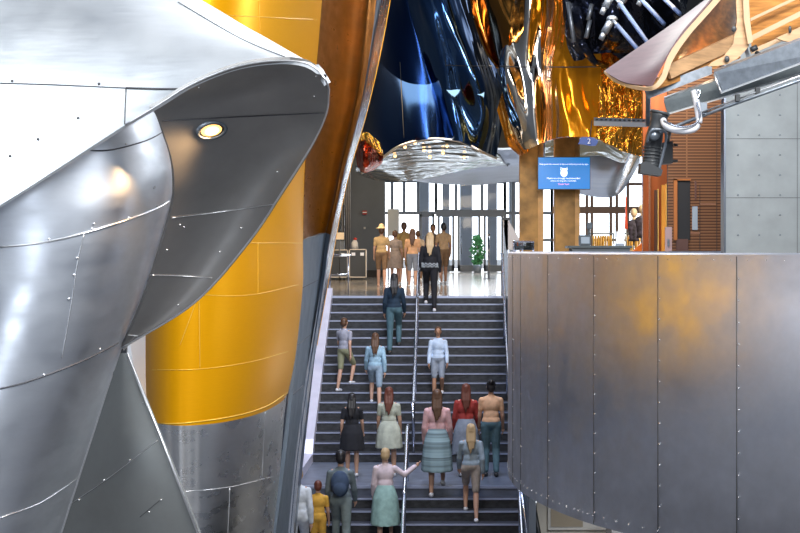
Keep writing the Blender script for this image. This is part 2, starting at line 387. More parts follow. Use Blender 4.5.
# central handrails
def rail_run(name, x, ya, yb, label, ext=.35, gap=0):
    t = empty(name, (x, ya, slope(ya)), label, 'handrail')
    tube('rail', [(x, ya+ext, slope(ya)+.92), (x, ya, slope(ya)+.92), (x, yb, slope(yb)+.92), (x, yb-ext, slope(yb)+.90), (x, yb-ext, slope(yb-ext)+.5)], .032, M_rail, t)
    tube('lower_bar', [(x, ya, slope(ya)+.55), (x, yb, slope(yb)+.55)], .016, M_rail, t)
    n = max(2, int((ya-yb)/1.5)+1)
    for k in range(n):
        y = ya+(yb-ya)*k/(n-1); tube('post', [(x, y, slope(y-.05)-.05), (x, y, slope(y)+.92)], .024, M_rail, t)
    return t
rail_run('stair_handrail', -.74, D0+.2, LB+.1, 'steel handrail down the middle of the upper flight of stairs')
rail_run('stair_handrail', -.78, LF+.6, 25.4, 'steel handrail down the middle of the lower flight below the landing')
rail_run('stair_handrail', XR-.03, D0+.1, LB+.1, 'steel handrail on the right side of the upper flight beside the curved drum')
rail_run('stair_handrail', XR-.03, LF+.3, 25.4, 'steel handrail at the right edge of the lower flight under the drum')
# white wall and window below the drum
wl = S(box('wall_lower_right', (P(537, 0, 26.5).x, 26.5, ZG), (6, 26.7, -1.9), M_white))
wn = S(box('window_5', (P(548, 0, 26.4).x, 26.40, zy(530, 26.4)), (P(612, 0, 26.4).x, 26.48, zy(498, 26.4)), mat('white_window_trim', (.9, .87, .82), .5)))
box('blind', (P(551, 0, 26.35).x, 26.37, zy(527, 26.35)), (P(583, 0, 26.35).x, 26.41, zy(502, 26.35)), M_beige, wn)
tag(box('white_cabinet', (P(612, 0, 24.5).x, 24.5, ZG), (P(700, 0, 24.5).x, 25.5, zy(523, 24.5)), mat('white_laminate', (.8, .78, .76), .4), None, .02), 'white cabinet under the drum at the lower right', 'cabinet')
gb = empty('glass_screen', (1.25, 26.3, ZG), 'dark glass screen in a slanted steel frame right of the lower stairs', 'screen')
A, B_ = P(519, 478, 26.3), P(527, 540, 25.2)
tube('frame_bar', [P(519, 474, 26.3), P(529, 545, 25.6)], .03, M_rail, gb); tube('frame_bar', [P(529, 478, 26.3), P(541, 545, 25.6)], .035, M_blackp, gb)
prism('glass_pane', [P(521, 476, 26.28), P(528, 478, 26.28), P(540, 545, 25.6), P(531, 545, 25.6)], (0, .02, 0), mat('dark_glass', (.05, .08, .12), .1, .6), gb)

# ================================================================== DRUM (curved balcony front)
DR, DCX, DCY = 9.6, .65+9.6, 20.0; ZT, ZB = .985, -1.64
drum = empty('curved_drum', (DCX-DR, DCY, ZB), 'large curved riveted steel balcony drum on the right of the stairs', 'balcony')
PROF = {}; _x, _y, _a = DCX-DR*math.cos(-1.0), DCY-DR*math.sin(-1.0), -1.0
while _a < 1.5:   # plan curve: broad arc, tighter shoulder, then a flatter front
    PROF[round(_a/.002)] = (_x, _y); _r = 9.6 if _a < .34 else (5.2 if _a < .9 else 9.0)
    _x += math.sin(_a+.001)*_r*.002; _y -= math.cos(_a+.001)*_r*.002; _a += .002
def dp(a, z, r=DR):
    x, y = PROF[min(max(PROF), round(a/.002))]; o_ = r-DR
    return Vector((x-o_*math.cos(a), y-o_*math.sin(a), z))
bm = bmesh.new(); n = 220; a0, a1 = -.95, 1.42
for r in (DR, DR-.14): pass
ring = []
for i in range(n+1):
    a = a0+(a1-a0)*i/n
    ring.append([bm.verts.new(dp(a, z, r)) for z, r in ((ZB, DR), (ZT-.015, DR), (ZT, DR-.015), (ZT, DR-.14), (ZB, DR-.14))])
for p, q in zip(ring, ring[1:]):
    for k in range(5): bm.faces.new((p[k], q[k], q[(k+1) % 5], p[(k+1) % 5]))
bm.faces.new(ring[0]); bm.faces.new(ring[-1][::-1]); bmesh.ops.recalc_face_normals(bm, faces=bm.faces)
shell = obj('drum_shell', bm, M_drum, drum, True)
shell.data.polygons.foreach_set('use_smooth', [abs(p.normal.z) < .5 for p in shell.data.polygons])
def ang(px):
    lo, hi = 0.0, 1.45
    for _ in range(50):
        m_ = (lo+hi)/2; q = dp(m_, 0); x = VX+q.x/q.y*F
        if x < px: lo = m_
        else: hi = m_
    return lo
for px in (513, 521, 548, 594, 658, 737):
    a = ang(px)
    tube('panel_seam', [dp(a, ZB+.01, DR+.001), dp(a, ZT-.03, DR+.001)], .0045, M_seamd, drum, 4)
    bm = bmesh.new(); z = ZB+.12
    while z < ZT-.05:
        add_ell(bm, dp(a+.004, z, DR+.003), (.008, .008, .008), 6); z += .19
    obj('rivet_row', bm, M_rivet, drum, True)
bm = bmesh.new(); a = -.3
while a < 1.4: add_ell(bm, dp(a, ZB+.09, DR+.003), (.008, .008, .008), 6); a += .02 if a < .42 else .04
obj('bottom_rivet_row', bm, M_rivet, drum, True)
bm = bmesh.new(); a = -.3
while a < 1.4: add_ell(bm, dp(a, ZT-.06, DR+.003), (.006, .006, .006), 6); a += .035
obj('top_rivet_row', bm, M_rivet, drum, True)
S(box('ceiling_under_drum', (3.6, 15.6, ZB), (15.9, 20.5, ZB+.1), M_concrete))

# ================================================================== LEFT FOREGROUND METAL
prow = empty('metal_prow', P(300, 62, 9.2), 'bright aluminium prow with a rounded nose and dark underside at the upper left', 'cladding')
crA = [(-70, 245), (0, 205), (60, 167), (125, 125), (160, 104), (185, 88), (210, 76), (235, 67), (260, 62), (285, 60.5), (305, 63), (319, 71), (327.5, 84)]
upB = [(-70, -140), (20, -110), (90, -70), (140, -40), (175, -17), (200, -1), (222, 12), (245, 26), (265, 37), (284, 48), (300, 57), (315, 66), (327.5, 84)]
ra = [P(x, y, 9.0+.1*i/12) for i, (x, y) in enumerate(crA)]
rm = [P(a[0]*.5+b[0]*.5, a[1]*.5+b[1]*.5-6*(1-i/12), 9.5-.35*i/12) for i, (a, b) in enumerate(zip(crA, upB))]
rb = [P(x, y, 10.8-1.7*i/12) for i, (x, y) in enumerate(upB)]
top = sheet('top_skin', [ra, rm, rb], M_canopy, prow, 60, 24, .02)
soL = [(150, 108), (158, 118), (166, 140), (172, 160), (174.5, 185), (172, 208), (160, 250), (147, 290), (134, 322), (122, 348)]
soR = [(290, 60.5), (312, 65), (326, 80), (328.5, 95), (326, 115), (312, 145), (282, 192), (250, 240), (195, 302), (122, 348)]
def so_row(t_):
    L2 = crom([P(x, y, 9.0+1.2*(i/9)**1.0) for i, (x, y) in enumerate(soL)], 20); R2 = crom([P(x, y, 9.08+1.12*(i/9)) for i, (x, y) in enumerate(soR)], 20)
    return [a.lerp(b, t_)+Vector((0, .22*math.sin(math.pi*t_), 0))*min(1, 1.5*(1-k/19)) for k, (a, b) in enumerate(zip(L2, R2))]
# top edge of the underside follows the crease
top_edge = crom([P(x, y, 9.03) for x, y in [(150, 108), (160, 104), (185, 88), (210, 76), (235, 67), (260, 62), (285, 60.5), (290, 60.5)]], 9)
rows = [so_row(k/8) for k in range(9)]
for k in range(9): rows[k][0] = top_edge[k]
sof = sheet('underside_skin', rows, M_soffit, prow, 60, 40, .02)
tube('nose_edge_trim', crom([P(x, y, 9.02) for x, y in crA[3:]] + [P(x, y, 9.04+1.12*i/9) for i, (x, y) in enumerate(soR) if 3 <= i], 90), .006, M_seaml, prow, 6)
c_top, c_sof = caster(top), caster(sof)
seam('panel_seam', c_top, [(0, 83), (60, 85), (126, 88)], .003, M_seamd, prow)
seam('panel_seam', c_top, [(126, 88), (160, 89), (184, 89)], .006, M_seamd, prow)
seam('panel_seam', c_top, [(126, 88), (124.5, 124)], .003, M_seamd, prow, 8)
seam('panel_seam', c_top, [(178, 2), (240, 38), (290, 59)], .003, M_seamd, prow)
bolts('screw_heads', c_top, [(12, 81), (99, 84), (78, 118), (38, 139), (10, 156)], .008, M_seamd, prow)
seam('panel_seam', c_sof, [(162, 121), (220, 118), (324, 113)], .003, M_seamd, prow)
seam('panel_seam', c_sof, [(172, 218), (220, 212), (275, 204)], .003, M_seaml, prow)
seam('panel_seam', c_sof, [(150, 275), (180, 276), (212, 278)], .003, M_seaml, prow)
seam('panel_seam', c_sof, [(128, 335), (138, 336)], .003, M_seaml, prow, 5)
bolts('screw_heads', c_sof, [(199, 87), (316, 76), (314, 96), (277, 172), (184, 227), (241, 228), (180, 225), (220, 252), (167, 250), (178, 305)], .006, M_rivet, prow)
# downlight
c = c_sof(211, 130, .0); dl = empty('recessed_downlight', c, 'lit round recessed downlight in the dark underside at upper left', 'downlight')
nn = Vector((0, -1, 0)); e1 = c_sof(221, 130)-c_sof(201, 130); e2 = c_sof(211, 124)-c_sof(211, 136)
nn = e1.cross(e2).normalized(); nn = nn if nn.dot(Vector((0, 0, EYE))-c) > 0 else -nn
ex = e1.normalized(); ey = nn.cross(ex)
def ringm(rs, hs, n=40, k=(1, .58)):
    bm = bmesh.new(); RR = []
    for r, h in zip(rs, hs): RR.append([bm.verts.new(c+nn*h+(ex*math.cos(a)*k[0]+ey*math.sin(a)*k[1])*r) for a in [2*math.pi*i/n for i in range(n)]])
    for a, b in zip(RR, RR[1:]):
        for i in range(n): bm.faces.new((a[i], a[(i+1) % n], b[(i+1) % n], b[i]))
    return bm, RR
bm, _r = ringm((.107, .107, .086, .084, .086), (-.01, .012, .014, .004, -.01)); obj('trim_ring', bm, M_galv, dl, True)
bm, _r = ringm((.086, .070), (.006, .004)); obj('inner_baffle', bm, M_blackp, dl, True)
bm, _r = ringm((.070, .060), (.005, .008)); bm.faces.new(_r[1]); obj('lit_lens', bm, mat('lamp_lens', (1, .8, .4), .3, emis=((1, .50, .12), 2.2)), dl, True)
bm, _r = ringm((.044, .001), (.012, .013)); obj('lamp_bulb', bm, mat('lamp_bulb_glow', (1, .95, .8), .3, emis=((1, .85, .55), 7)), dl, True)
ld = bpy.data.lights.new('downlight_lamp', 'SPOT'); ld.energy = 40; ld.spot_size = 2.4; ld.spot_blend = .6; ld.color = (1, .62, .3); ld.shadow_soft_size = .06
lo = bpy.data.objects.new('downlight_lamp', ld); COL.objects.link(lo); lo.location = c+nn*.06; lo.rotation_euler = Vector((-.35, -.5, -1)).to_track_quat('-Z', 'Y').to_euler()

bar = empty('curved_metal_wall', P(60, 533, 9), 'curved brushed metal wall bulging out at the far left', 'cladding')
br_ = []
prof_ = [((-130, 235), (-50, 212), (40, 158), (110, 115), (150, 98), (168, 130)),
         ((-130, 260), (-50, 245), (40, 205), (115, 172), (160, 158), (172, 162)),
         ((-130, 285), (-50, 275), (40, 240), (115, 212), (160, 193), (174.5, 187)),
         ((-130, 325), (-50, 320), (25, 300), (95, 290), (132, 285), (147, 283)),
         ((-130, 380), (-60, 380), (0, 375), (70, 365), (105, 355), (121, 349)),
         ((-150, 470), (-90, 470), (-30, 465), (30, 455), (70, 450), (88.5, 449)),
         ((-170, 560), (-110, 560), (-55, 560), (0, 560), (35, 560), (53, 560))]
dd = (9.5, 9.25, 9.15, 9.3, 9.75, 10.25)
for r in prof_: br_.append([P(x, y, d_-.0) for (x, y), d_ in zip(r, dd)])
barrel = sheet('wall_skin', br_, M_barrel, bar, 50, 50, .02)
c_b = caster(barrel)
seam('panel_seam', c_b, [(0, 247), (40, 243), (85, 233), (130, 219), (160, 207), (172, 199)], .006, M_seaml, bar, 40)
seam('panel_seam', c_b, [(84, 234), (78, 260), (72, 300), (62, 358)], .004, M_seaml, bar, 30)
seam('panel_seam', c_b, [(0, 389), (30, 381), (80, 362), (118, 343)], .005, M_seamd, bar, 30)
seam('panel_seam', c_b, [(0, 518), (40, 503), (80, 477)], .003, M_seaml, bar, 30)
seam('panel_seam', c_b, [(80, 150), (110, 150), (145, 141), (163, 132)], .004, M_seamd, bar, 20)
bolts('screw_heads', c_b, [(49, 239), (92, 229), (129, 218), (157, 206), (77, 258), (74, 275), (69, 299), (155, 187), (94, 224), (126, 144), (154, 188), (44, 375), (100, 349)], .007, M_seaml, bar)
edge = tube('edge_trim', crom([r[-1]-Vector((0, .02, 0)) for r in br_[1:]], 60), .008, M_seaml, bar, 6)

fc = empty('triangular_facet', P(125, 533, 10.6), 'dark grey triangular metal facet between the curved wall and yellow tower', 'cladding')
fl = sheet('facet_skin', [[P(122, 347, 10.6), P(88, 450, 10.7), P(45, 580, 10.9)], [P(123, 347, 10.6), P(124, 450, 10.55), P(128, 580, 10.6)], [P(124, 347, 10.6), P(163, 443, 10.5), P(216, 580, 10.4)]], M_facet, fc, 24, 24, .04)
c_f = caster(fl)
tube('edge_trim', [P(124, 347, 10.58), P(163, 443, 10.48), P(216, 580, 10.38)], .008, M_seaml, fc, 6)
seam('panel_seam', c_f, [(72, 503), (110, 477), (158, 440)], .0025, M_seaml, fc)
seam('panel_seam', c_f, [(140, 517), (160, 500)], .002, M_seamd, fc)
bolts('screw_heads', c_f, [(79, 500), (104, 480), (161, 500), (149, 512), (143, 403), (130, 460)], .006, M_rivet, fc)
box('hinge_plate', tuple(P(119, 353, 10.45)), tuple(P(127.5, 347, 10.5)), M_seamd, fc)

# ================================================================== YELLOW TOWER
tw = empty('yellow_tower', P(220, 533, 14.5), 'tall glossy golden yellow clad tower with a silver base', 'cladding')
# plan profile as (fraction of width, depth)
PF = [(-.06, 15.6), (0.0, 14.9), (.05, 14.35), (.18, 14.05), (.35, 14.05), (.55, 14.3), (.72, 14.75), (.86, 15.4), (.96, 16.3), (1.0, 17.2)]
def tower_row(y, l, r):
    # y = pixel height measured on the right silhouette at depth 17.2
    z = EYE+(VY-y)/F*17.2; out = []
    for f, d in PF:
        px = l+(r-l)*f; out.append(Vector(((px-VX)/F*d, d, z)))
    return out
yl = [(-60, 165, 327), (0, 160, 322), (60, 156, 317), (110, 152, 312), (165, 149, 305), (240, 146, 303), (283, 145, 303), (340, 144, 297.5), (370, 144.5, 293), (393, 145, 288)]
ye = sheet('yellow_cladding', [tower_row(*a) for a in yl], M_yellow, tw, 70, 60, .03)
sl_ = [(393, 146, 287), (430, 148, 283), (470, 150, 280), (560, 155, 270)]
se = sheet('silver_base', [tower_row(*a) for a in sl_], M_silver, tw, 70, 30, .03)
c_y, c_s = caster(ye), caster(se)
for pix in ([(204, 14), (262, 17), (322, 20)], [(259, 0), (260, 34)], [(180, 345), (199, 294), (199, 290)][:2], [(199, 295), (250, 295), (302, 284)], [(199, 295), (200, 368)], [(258, 243), (258, 294)], [(241, 243), (305, 243)],
            [(146, 370), (200, 369), (250, 362), (293, 350)]):
    seam('panel_seam', c_y, pix, .003, M_seamy, tw)
seam('band_edge', c_y, [(147, 423.3), (180, 423.4), (230, 417), (265, 407), (287, 393)], .006, M_seamy, tw, 30)
for pix in ([(180, 492), (230, 487), (282, 474)], [(230, 488), (228, 533)], [(265, 412), (262, 480)]): seam('panel_seam', c_s, pix, .003, M_seaml, tw)
wp = sheet('pale_panel', [[P(128, 330, 12.4), P(138, 390, 12.4), P(155, 440, 12.4)], [P(145.5, 325, 12.8), P(146, 390, 12.8), P(150, 440, 12.8)]], mat('pale_metal', (.85, .85, .88), .35, .6), None, 8, 6, .03)
tag(wp, 'narrow pale panel showing left of the yellow tower', 'cladding')

# ================================================================== AMBER FOLD + BLUE-GREY + CHROME EDGE
fold = empty('folded_metal_fin', P(310, 533, 18), 'tall folded fin, amber above and blue grey below, with a polished steel edge', 'cladding')
Lf = [(326, -60), (321, 0), (316, 60), (311, 110), (306, 160), (304, 200), (303, 240)]
Rf = [(372, -60), (368, 0), (363, 50), (356, 100), (342, 160), (334, 200), (326, 233)]
Mf = [((a[0]+b[0])/2, (a[1]+b[1])/2) for a, b in zip(Lf, Rf)]
sheet('amber_cladding', [[P(x, y, 17.4) for x, y in Lf], [P(x, y, 18.6) for x, y in Mf], [P(x, y, 19.0) for x, y in Rf]], M_orange, fold, 40, 24, .04)
Lb = [(303, 240), (302, 290), (297, 350), (292, 400), (284, 470), (272, 560)]
Rb = [(326, 233), (319, 290), (311, 345), (304, 400), (295, 470), (287, 560)]
bgp = sheet('blue_grey_cladding', [[P(x, y, 17.4) for x, y in Lb], [P(x, y, 19.0) for x, y in Rb]], M_blueg, fold, 40, 12, .04)
R2 = [(398, -60), (390, 0), (380, 55), (366, 115), (350, 170), (341, 210), (333, 255), (325, 300), (317, 345), (307, 400), (298, 470), (290, 560)]
Rc = Rf+Rb[1:]
ch = [[P(x, y, 18.98) for x, y in Rc], [P(a[0]*.5+b[0]*.5, a[1]*.5+b[1]*.5, 18.85) for a, b in zip(Rc, R2)], [P(x, y, 19.7) for x, y in R2]]
sheet('polished_edge', ch, M_chrome, fold, 60, 16, .04)
c_bg = caster(bgp)
for pix in ([(302, 288), (318, 280)], [(298, 345), (310, 335)], [(293, 395), (304, 385)]): seam('panel_seam', c_bg, pix, .004, M_seamd, fold, 6)
sheet('unseen_yellow_reflector', [[P(x-3, y, 20.0) for x, y in R2[:9]], [P(x*21/24+VX*3/24-22, y*21/24+VY*3/24, 24.0) for x, y in R2[:9]]], M_yellow, fold, 40, 10, .04)  # unseen sheet added so the drum has yellow to reflect
# dark lower base wall behind the silver tower
tag(sheet('curved_side_panel', [[P(288, 388, 20.5), P(282, 470, 20.5), P(262, 560, 20.5)], [P(300, 380, 22), P(293, 435, 22), P(284, 560, 22)]], mat('dark_side_steel', (.16, .18, .22), .3, 1, bump=(2, .3, (1, 1, .4), .08)), None, 20, 12, .05), 'dark polished steel panel between the yellow tower and stair balustrade', 'cladding')
tag(sheet('steel_side_wall', [[P(303, 330, 24), P(294, 436, 24), P(286, 560, 24)], [P(318, 330, 26.5), P(306, 436, 26.5), P(293, 560, 26.5)]], mat('side_wall_blue_steel', (.26, .33, .42), .35, .9, bump=(2, .15, (1, 1, .4), .05)), None, 20, 12, .05), 'blue grey steel side wall with dark edge beside the stair stringer', 'cladding')

# ================================================================== NAVY BELL
bell = empty('navy_bell', P(430, 140, 45), 'huge dark navy mirror-polished bell hanging above the top of the stairs', 'cladding')
def ripple(amp, fx, fz, ph=0):
    def f(p, u, v):
        w = min(1, 6*u)*min(1, 6*(1-u))
        return p+Vector((0, 1, 0))*amp*w*(mnoise.noise(Vector((p.x*fx+ph+p.z*.35, 0, p.z*fz)))*1.4)
    return f
def arch(y):  # widths along height
    return y
br1 = []
for y, xs_ in ((-50, (376, 384, 392, 400, 412)), (0, (370, 384, 397, 407, 420)), (50, (362, 380, 400, 418, 435)), (100, (355, 376, 400, 427, 450)), (140, (352, 374, 399, 428, 458))):
    br1.append([P(x, y, d) for x, d in zip(xs_, (47, 45.2, 44.3, 44.0, 44.4))])
br1.append([P(362, 173, 47), P(380, 160, 45.2), P(400, 146, 44.3), P(430, 139, 44.0), P(460, 141.5, 44.4)])
bl = sheet('bell_skin', br1, M_bell, bell, 60, 50, .06, ripple(.15, 1.2, .2))
br2 = []
for y, xs_ in ((-50, (398, 420, 445, 468)), (0, (406, 432, 458, 478)), (50, (419, 448, 474, 490)), (100, (437, 466, 488, 505))):
    br2.append([P(x, y, d) for x, d in zip(xs_, (44.1, 43.6, 43.8, 45.5))])
br2.append([P(448, 139.5, 44.1), P(466, 143, 43.6), P(482, 152, 43.8), P(496, 158.5, 45.0)])
bl2 = sheet('rippled_side', br2, M_bell2, bell, 60, 50, .06, ripple(.35, 1.4, .35, 5))
c_bl = caster(bl, bl2)
seam('panel_seam', c_bl, [(400, 62), (402, 100), (404, 138)], .012, M_dark, bell)
seam('panel_seam', c_bl, [(445, 65), (470, 66), (492, 66)], .012, M_dark, bell)
tube('bottom_rim', crom([P(x, y, d-.05) for x, y, d in ((362, 173, 47), (380, 160, 45.2), (400, 146, 44.3), (430, 139, 44), (460, 141.5, 44), (480, 151, 43.8), (496, 158.5, 45))], 40), .035, M_seaml, bell)
# silver lens under the bell and the long satin belly behind
lens = empty('mirror_soffit', P(430, 165, 48), 'silver mirror-polished lens-shaped soffit beneath the navy bell', 'soffit')
ls = sheet('soffit_skin', [[P(356, 168, 47.3), P(380, 154, 46.5), P(400, 141, 45.6), P(430, 134, 45.2), P(462, 136, 45.4), P(485, 146, 45.8), P(500, 157, 46.5)],
      [P(356, 172, 48.5), P(385, 167, 48), P(410, 160, 47.6), P(435, 157, 47.4), P(460, 158, 47.4), P(485, 160, 47.4), P(505, 164, 47.5)],
      [P(358, 174, 51), P(375, 180, 50.6), P(400, 182, 50), P(430, 178, 50), P(455, 172, 50), P(480, 168, 50), P(510, 165, 50)]], M_mirror, lens, 60, 40, .05, ripple(.2, .5, 3))
c_l = caster(ls)
bolts('spot_fixtures', c_l, [(405, 147), (395, 156), (415, 143), (424, 150), (443, 153), (464, 157), (430, 157), (447, 146)], .045, mat('tiny_spot_glow', (1, .7, .4), .3, emis=((1, .55, .25), 3)), lens)
belly = empty('satin_belly', P(560, 190, 56), 'long satin steel belly sagging below the ceiling behind the columns', 'soffit')
by = [(395, 168, 178), (430, 160, 183), (455, 155, 184.5), (480, 150, 185), (505, 150, 182), (522, 148, 182), (545, 140, 186), (575, 132, 193), (600, 132, 197.5), (615, 135, 196), (625, 138, 188), (640, 142, 163)]
sheet('belly_skin', [[P(x, a, 52) for x, a, b in by], [P(x, a*.45+b*.55, 54) for x, a, b in by], [P(x, b, 58) for x, a, b in by]], M_belly, belly, 60, 30, .06, ripple(.3, .35, .8))
sheet('bright_crest', [[P(545, 138, 50), P(575, 133, 50), P(605, 135, 50), P(632, 150, 50), P(645, 150, 50)], [P(545, 163, 51.8), P(575, 158, 51.8), P(600, 156, 51.8), P(622, 163, 51.8), P(640, 158, 51.8)]], M_mirror, belly, 40, 12, .05, ripple(.3, .8, 2))
tube('bright_edge', [P(652, 100, 42), P(640, 140, 44), P(627, 170, 47), P(617, 192, 52)], [.16, .15, .12, .04], M_chrome, belly)
# red and gold polished nose at the left
nose = sheet('red_gold_nose', [[P(355, 140, 43), P(366, 134, 42.6), P(378, 140, 43)], [P(356, 152, 43), P(367, 150, 42.2), P(383, 154, 43.2)], [P(357, 164, 43), P(366, 166, 42.4), P(382, 163, 43.2)], [P(361, 172, 43.2), P(366, 173, 43), P(374, 170, 43.3)]],
             M_redmirror, None, 24, 24, .1, ripple(.15, 3, 3))
tag(nose, 'small crumpled dark red mirrored lump at the bell foot on the left', 'cladding')
sheet('gold_crest', [[P(357, 137, 42.5), P(366, 132, 42), P(380, 142, 42.6)], [P(357, 142, 42.4), P(367, 140, 41.9), P(384, 155, 42.6)]], M_gold2, nose, 20, 8, .08)
# ceiling blocker behind the top forms
S(box('wall_upper_back', (-6, 60.5, zy(150, 61)), (14, 61, 14), M_dark))

# ================================================================== GOLD / SILVER MIRROR FORMS
gs = empty('silver_mirror_fold', P(515, 120, 42), 'rippled silver and gold mirror fold between the navy bell and the gold form', 'cladding')
sheet('bronze_face', [[P(466, -60, 43.2), P(495, -60, 42.6), P(520, -60, 42.5)], [P(470, 0, 43.2), P(498, 0, 42.6), P(522, 0, 42.4)], [P(484, 45, 43.2), P(500, 50, 42.6), P(512, 60, 42.4)], [P(497, 66, 43), P(500, 68, 42.8), P(505, 74, 42.7)]], M_bronze, gs, 30, 40, .05, ripple(.4, 1.5, .4, 2))
sv = sheet('silver_face', [[P(515, -60, 42.4), P(530, -60, 42.0), P(541, -60, 42.2)], [P(515, 0, 42.4), P(530, 0, 42.0), P(541, 0, 42.2)], [P(500, 55, 42.6), P(520, 60, 42.0), P(540.5, 60, 42.2)], [P(503, 95, 42.7), P(520, 100, 42.1), P(540.5, 100, 42.2)], [P(515, 135, 42.8), P(528, 138, 42.4), P(540.5, 138, 42.2)], [P(524, 150, 42.8), P(532, 148, 42.5), P(540.5, 143, 42.2)]],
           M_silvergold, gs, 40, 60, .05, ripple(.55, 1.8, .45, 9))
sheet('gold_tail', [[P(503, 90, 42.9), P(512, 110, 42.7), P(520, 135, 42.7), P(528, 152, 42.7)], [P(497, 110, 43.4), P(503, 130, 43.4), P(508, 145, 43.4), P(520, 156, 43.4)]], M_gold, gs, 24, 12, .05)
gd = empty('gold_mirror_form', P(590, 140, 41), 'large rippled orange gold mirrored form above the blue screen', 'cladding')
ga = [(541, -60), (541, 0), (541, 50), (541, 100), (541, 143)]
gm = [(566, -60), (566, 0), (562, 50), (560, 100), (562, 137)]
gc = [(600, -60), (600, 0), (600, 50), (598, 100), (596, 137)]
g1 = sheet('gold_face', [[P(x, y, 42.2) for x, y in ga], [P(x, y, 40.8) for x, y in gm], [P(x, y, 40.6) for x, y in gc]], M_gold, gd, 60, 50, .06, ripple(.5, 1.3, .35, 3))
g2 = sheet('crumpled_gold_face', [[P(x, y, 40.6) for x, y in gc], [P(626, -60, 41), P(626, 0, 41), P(626, 50, 41), P(622, 100, 41), P(620, 150, 41.2)], [P(675, -60, 42), P(675, 0, 42), P(665, 50, 42), P(655, 110, 42), P(642, 157, 42.4)]], M_gold2, gd, 60, 50, .06, ripple(.6, 4.0, 1.8, 7))
c_g = caster(g1, g2, sv)
seam('panel_seam', c_g, [(541, 67), (580, 67), (620, 66)], .015, M_seamd, gd)
seam('panel_seam', c_g, [(500, 66), (520, 67), (540, 67)], .015, M_seamd, gs)
bk = empty('black_mirror_mass', P(600, 30, 40), 'black glossy crumpled mass above the gold form at the top', 'cladding')
kp = [[P(563, -60, 39.6), P(562, 0, 39.6), P(563, 25, 39.6), P(567, 45, 39.6), P(574, 61, 39.7)], [P(590, -60, 38.6), P(590, 0, 38.6), P(588, 25, 38.8), P(586, 45, 39), P(584, 59, 39.4)],
      [P(640, -60, 38.6), P(640, 0, 38.6), P(632, 30, 38.8), P(624, 50, 39.2), P(600, 48, 39.6)], [P(690, -60, 39.6), P(690, 0, 39.6), P(672, 40, 39.6), P(648, 60, 39.6), P(625, 62, 39.8)]]
sheet('black_skin', kp, M_black, bk, 50, 50, .06, ripple(.6, 2.0, 1.2, 1))
tube('hanging_strut', [P(582, 44, 38.2), P(594, 62, 39.3), P(606, 66, 39.9)], .09, M_black, bk)
for (a, b, c_, d_) in ((568, 2, 574, 42), (586, 38, 590, 20), (588, 20, 592, 4)): tube('steel_rib', [P(a, b, 38.3), P(c_, d_, 38.3)], .05, M_galv, bk)
# blue-grey struts with clamp joints
def strut(a, b, label, r=.038, d=30.0):
    t = empty('steel_strut', P(*a, d), label, 'strut', 'blue grey struts at the top right')
    tube('tube', [P(*a, d), P(*b, d-1.5)], r, mat('strut_paint', (.06, .09, .17), .55, 0), t)
    v = (P(*b, d-1.5)-P(*a, d)).normalized(); q = P(*a, d)
    tube('clamp', [q-v*.25, q-v*.05], r*.75, M_galv, t); bm = bmesh.new()
    j = q-v*.38; add_ell(bm, j, (.10, .10, .07), 12); add_tube(bm, [j, j+Vector((-.14, 0, -.24))], .07, 10); add_tube(bm, [j+Vector((-.14, 0, -.24)), j+Vector((-.2, 0, -.36))], .05, 10)
    obj('clamp_joint', bm, M_galv, t, True)
    return t
strut((620, 4), (660, 60), 'long blue grey strut with a clamp, uppermost on the left of the plywood')
strut((617, 25), (640, 52), 'short blue grey strut with a clamp below the uppermost strut')
strut((636, -6), (664, 24), 'blue grey strut at the top edge nearest the plywood shell')
strut((655, -10), (680, 14), 'blue grey strut cut by the top edge right of the others')
# blue marker plaque with a white 2
pl = empty('blue_plaque', P(588, 141, 39.5), 'small royal blue plaque with white figure hanging under the gold form', 'sign')
pts = [(578, 144), (580, 140.5), (579, 140), (582, 137), (590, 137), (597, 139.5), (598, 142), (596, 145.5), (591, 146), (584, 144.5)]
prism('plaque_plate', [P(x, y, 39.6) for x, y in pts], (0, .06, 0), mat('plaque_blue', (.0, .06, .32), .4), pl)
# ------------------------------------------------------------------ text helper
def text(body, size, m, loc, parent, name='lettering', align='CENTER', rot=(math.pi/2, 0, 0), ext=.003):
    cu = bpy.data.curves.new(name, 'FONT'); cu.body = body; cu.size = size; cu.align_x = align; cu.align_y = 'CENTER'; cu.extrude = ext
    to = bpy.data.objects.new(name, cu); COL.objects.link(to); to.rotation_euler = rot; to.location = loc
    dg = bpy.context.evaluated_depsgraph_get(); dg.update(); me = bpy.data.meshes.new_from_object(to.evaluated_get(dg)); me.transform(to.matrix_basis)
    bpy.data.objects.remove(to); o = bpy.data.objects.new(name, me); COL.objects.link(o); me.materials.clear(); me.materials.append(m)
    if parent: o.parent = parent; o.matrix_parent_inverse = Matrix.Translation(parent.location).inverted()
    return o
M_ink = mat('white_lettering', (.85, .9, 1), .5)
tube('plaque_hanger', [P(592, 120, 39.65), P(590, 138, 39.65)], .012, M_blackp, pl)
text('2', .17, M_ink, P(589, 141.3, 39.55), pl, 'plaque_figure')
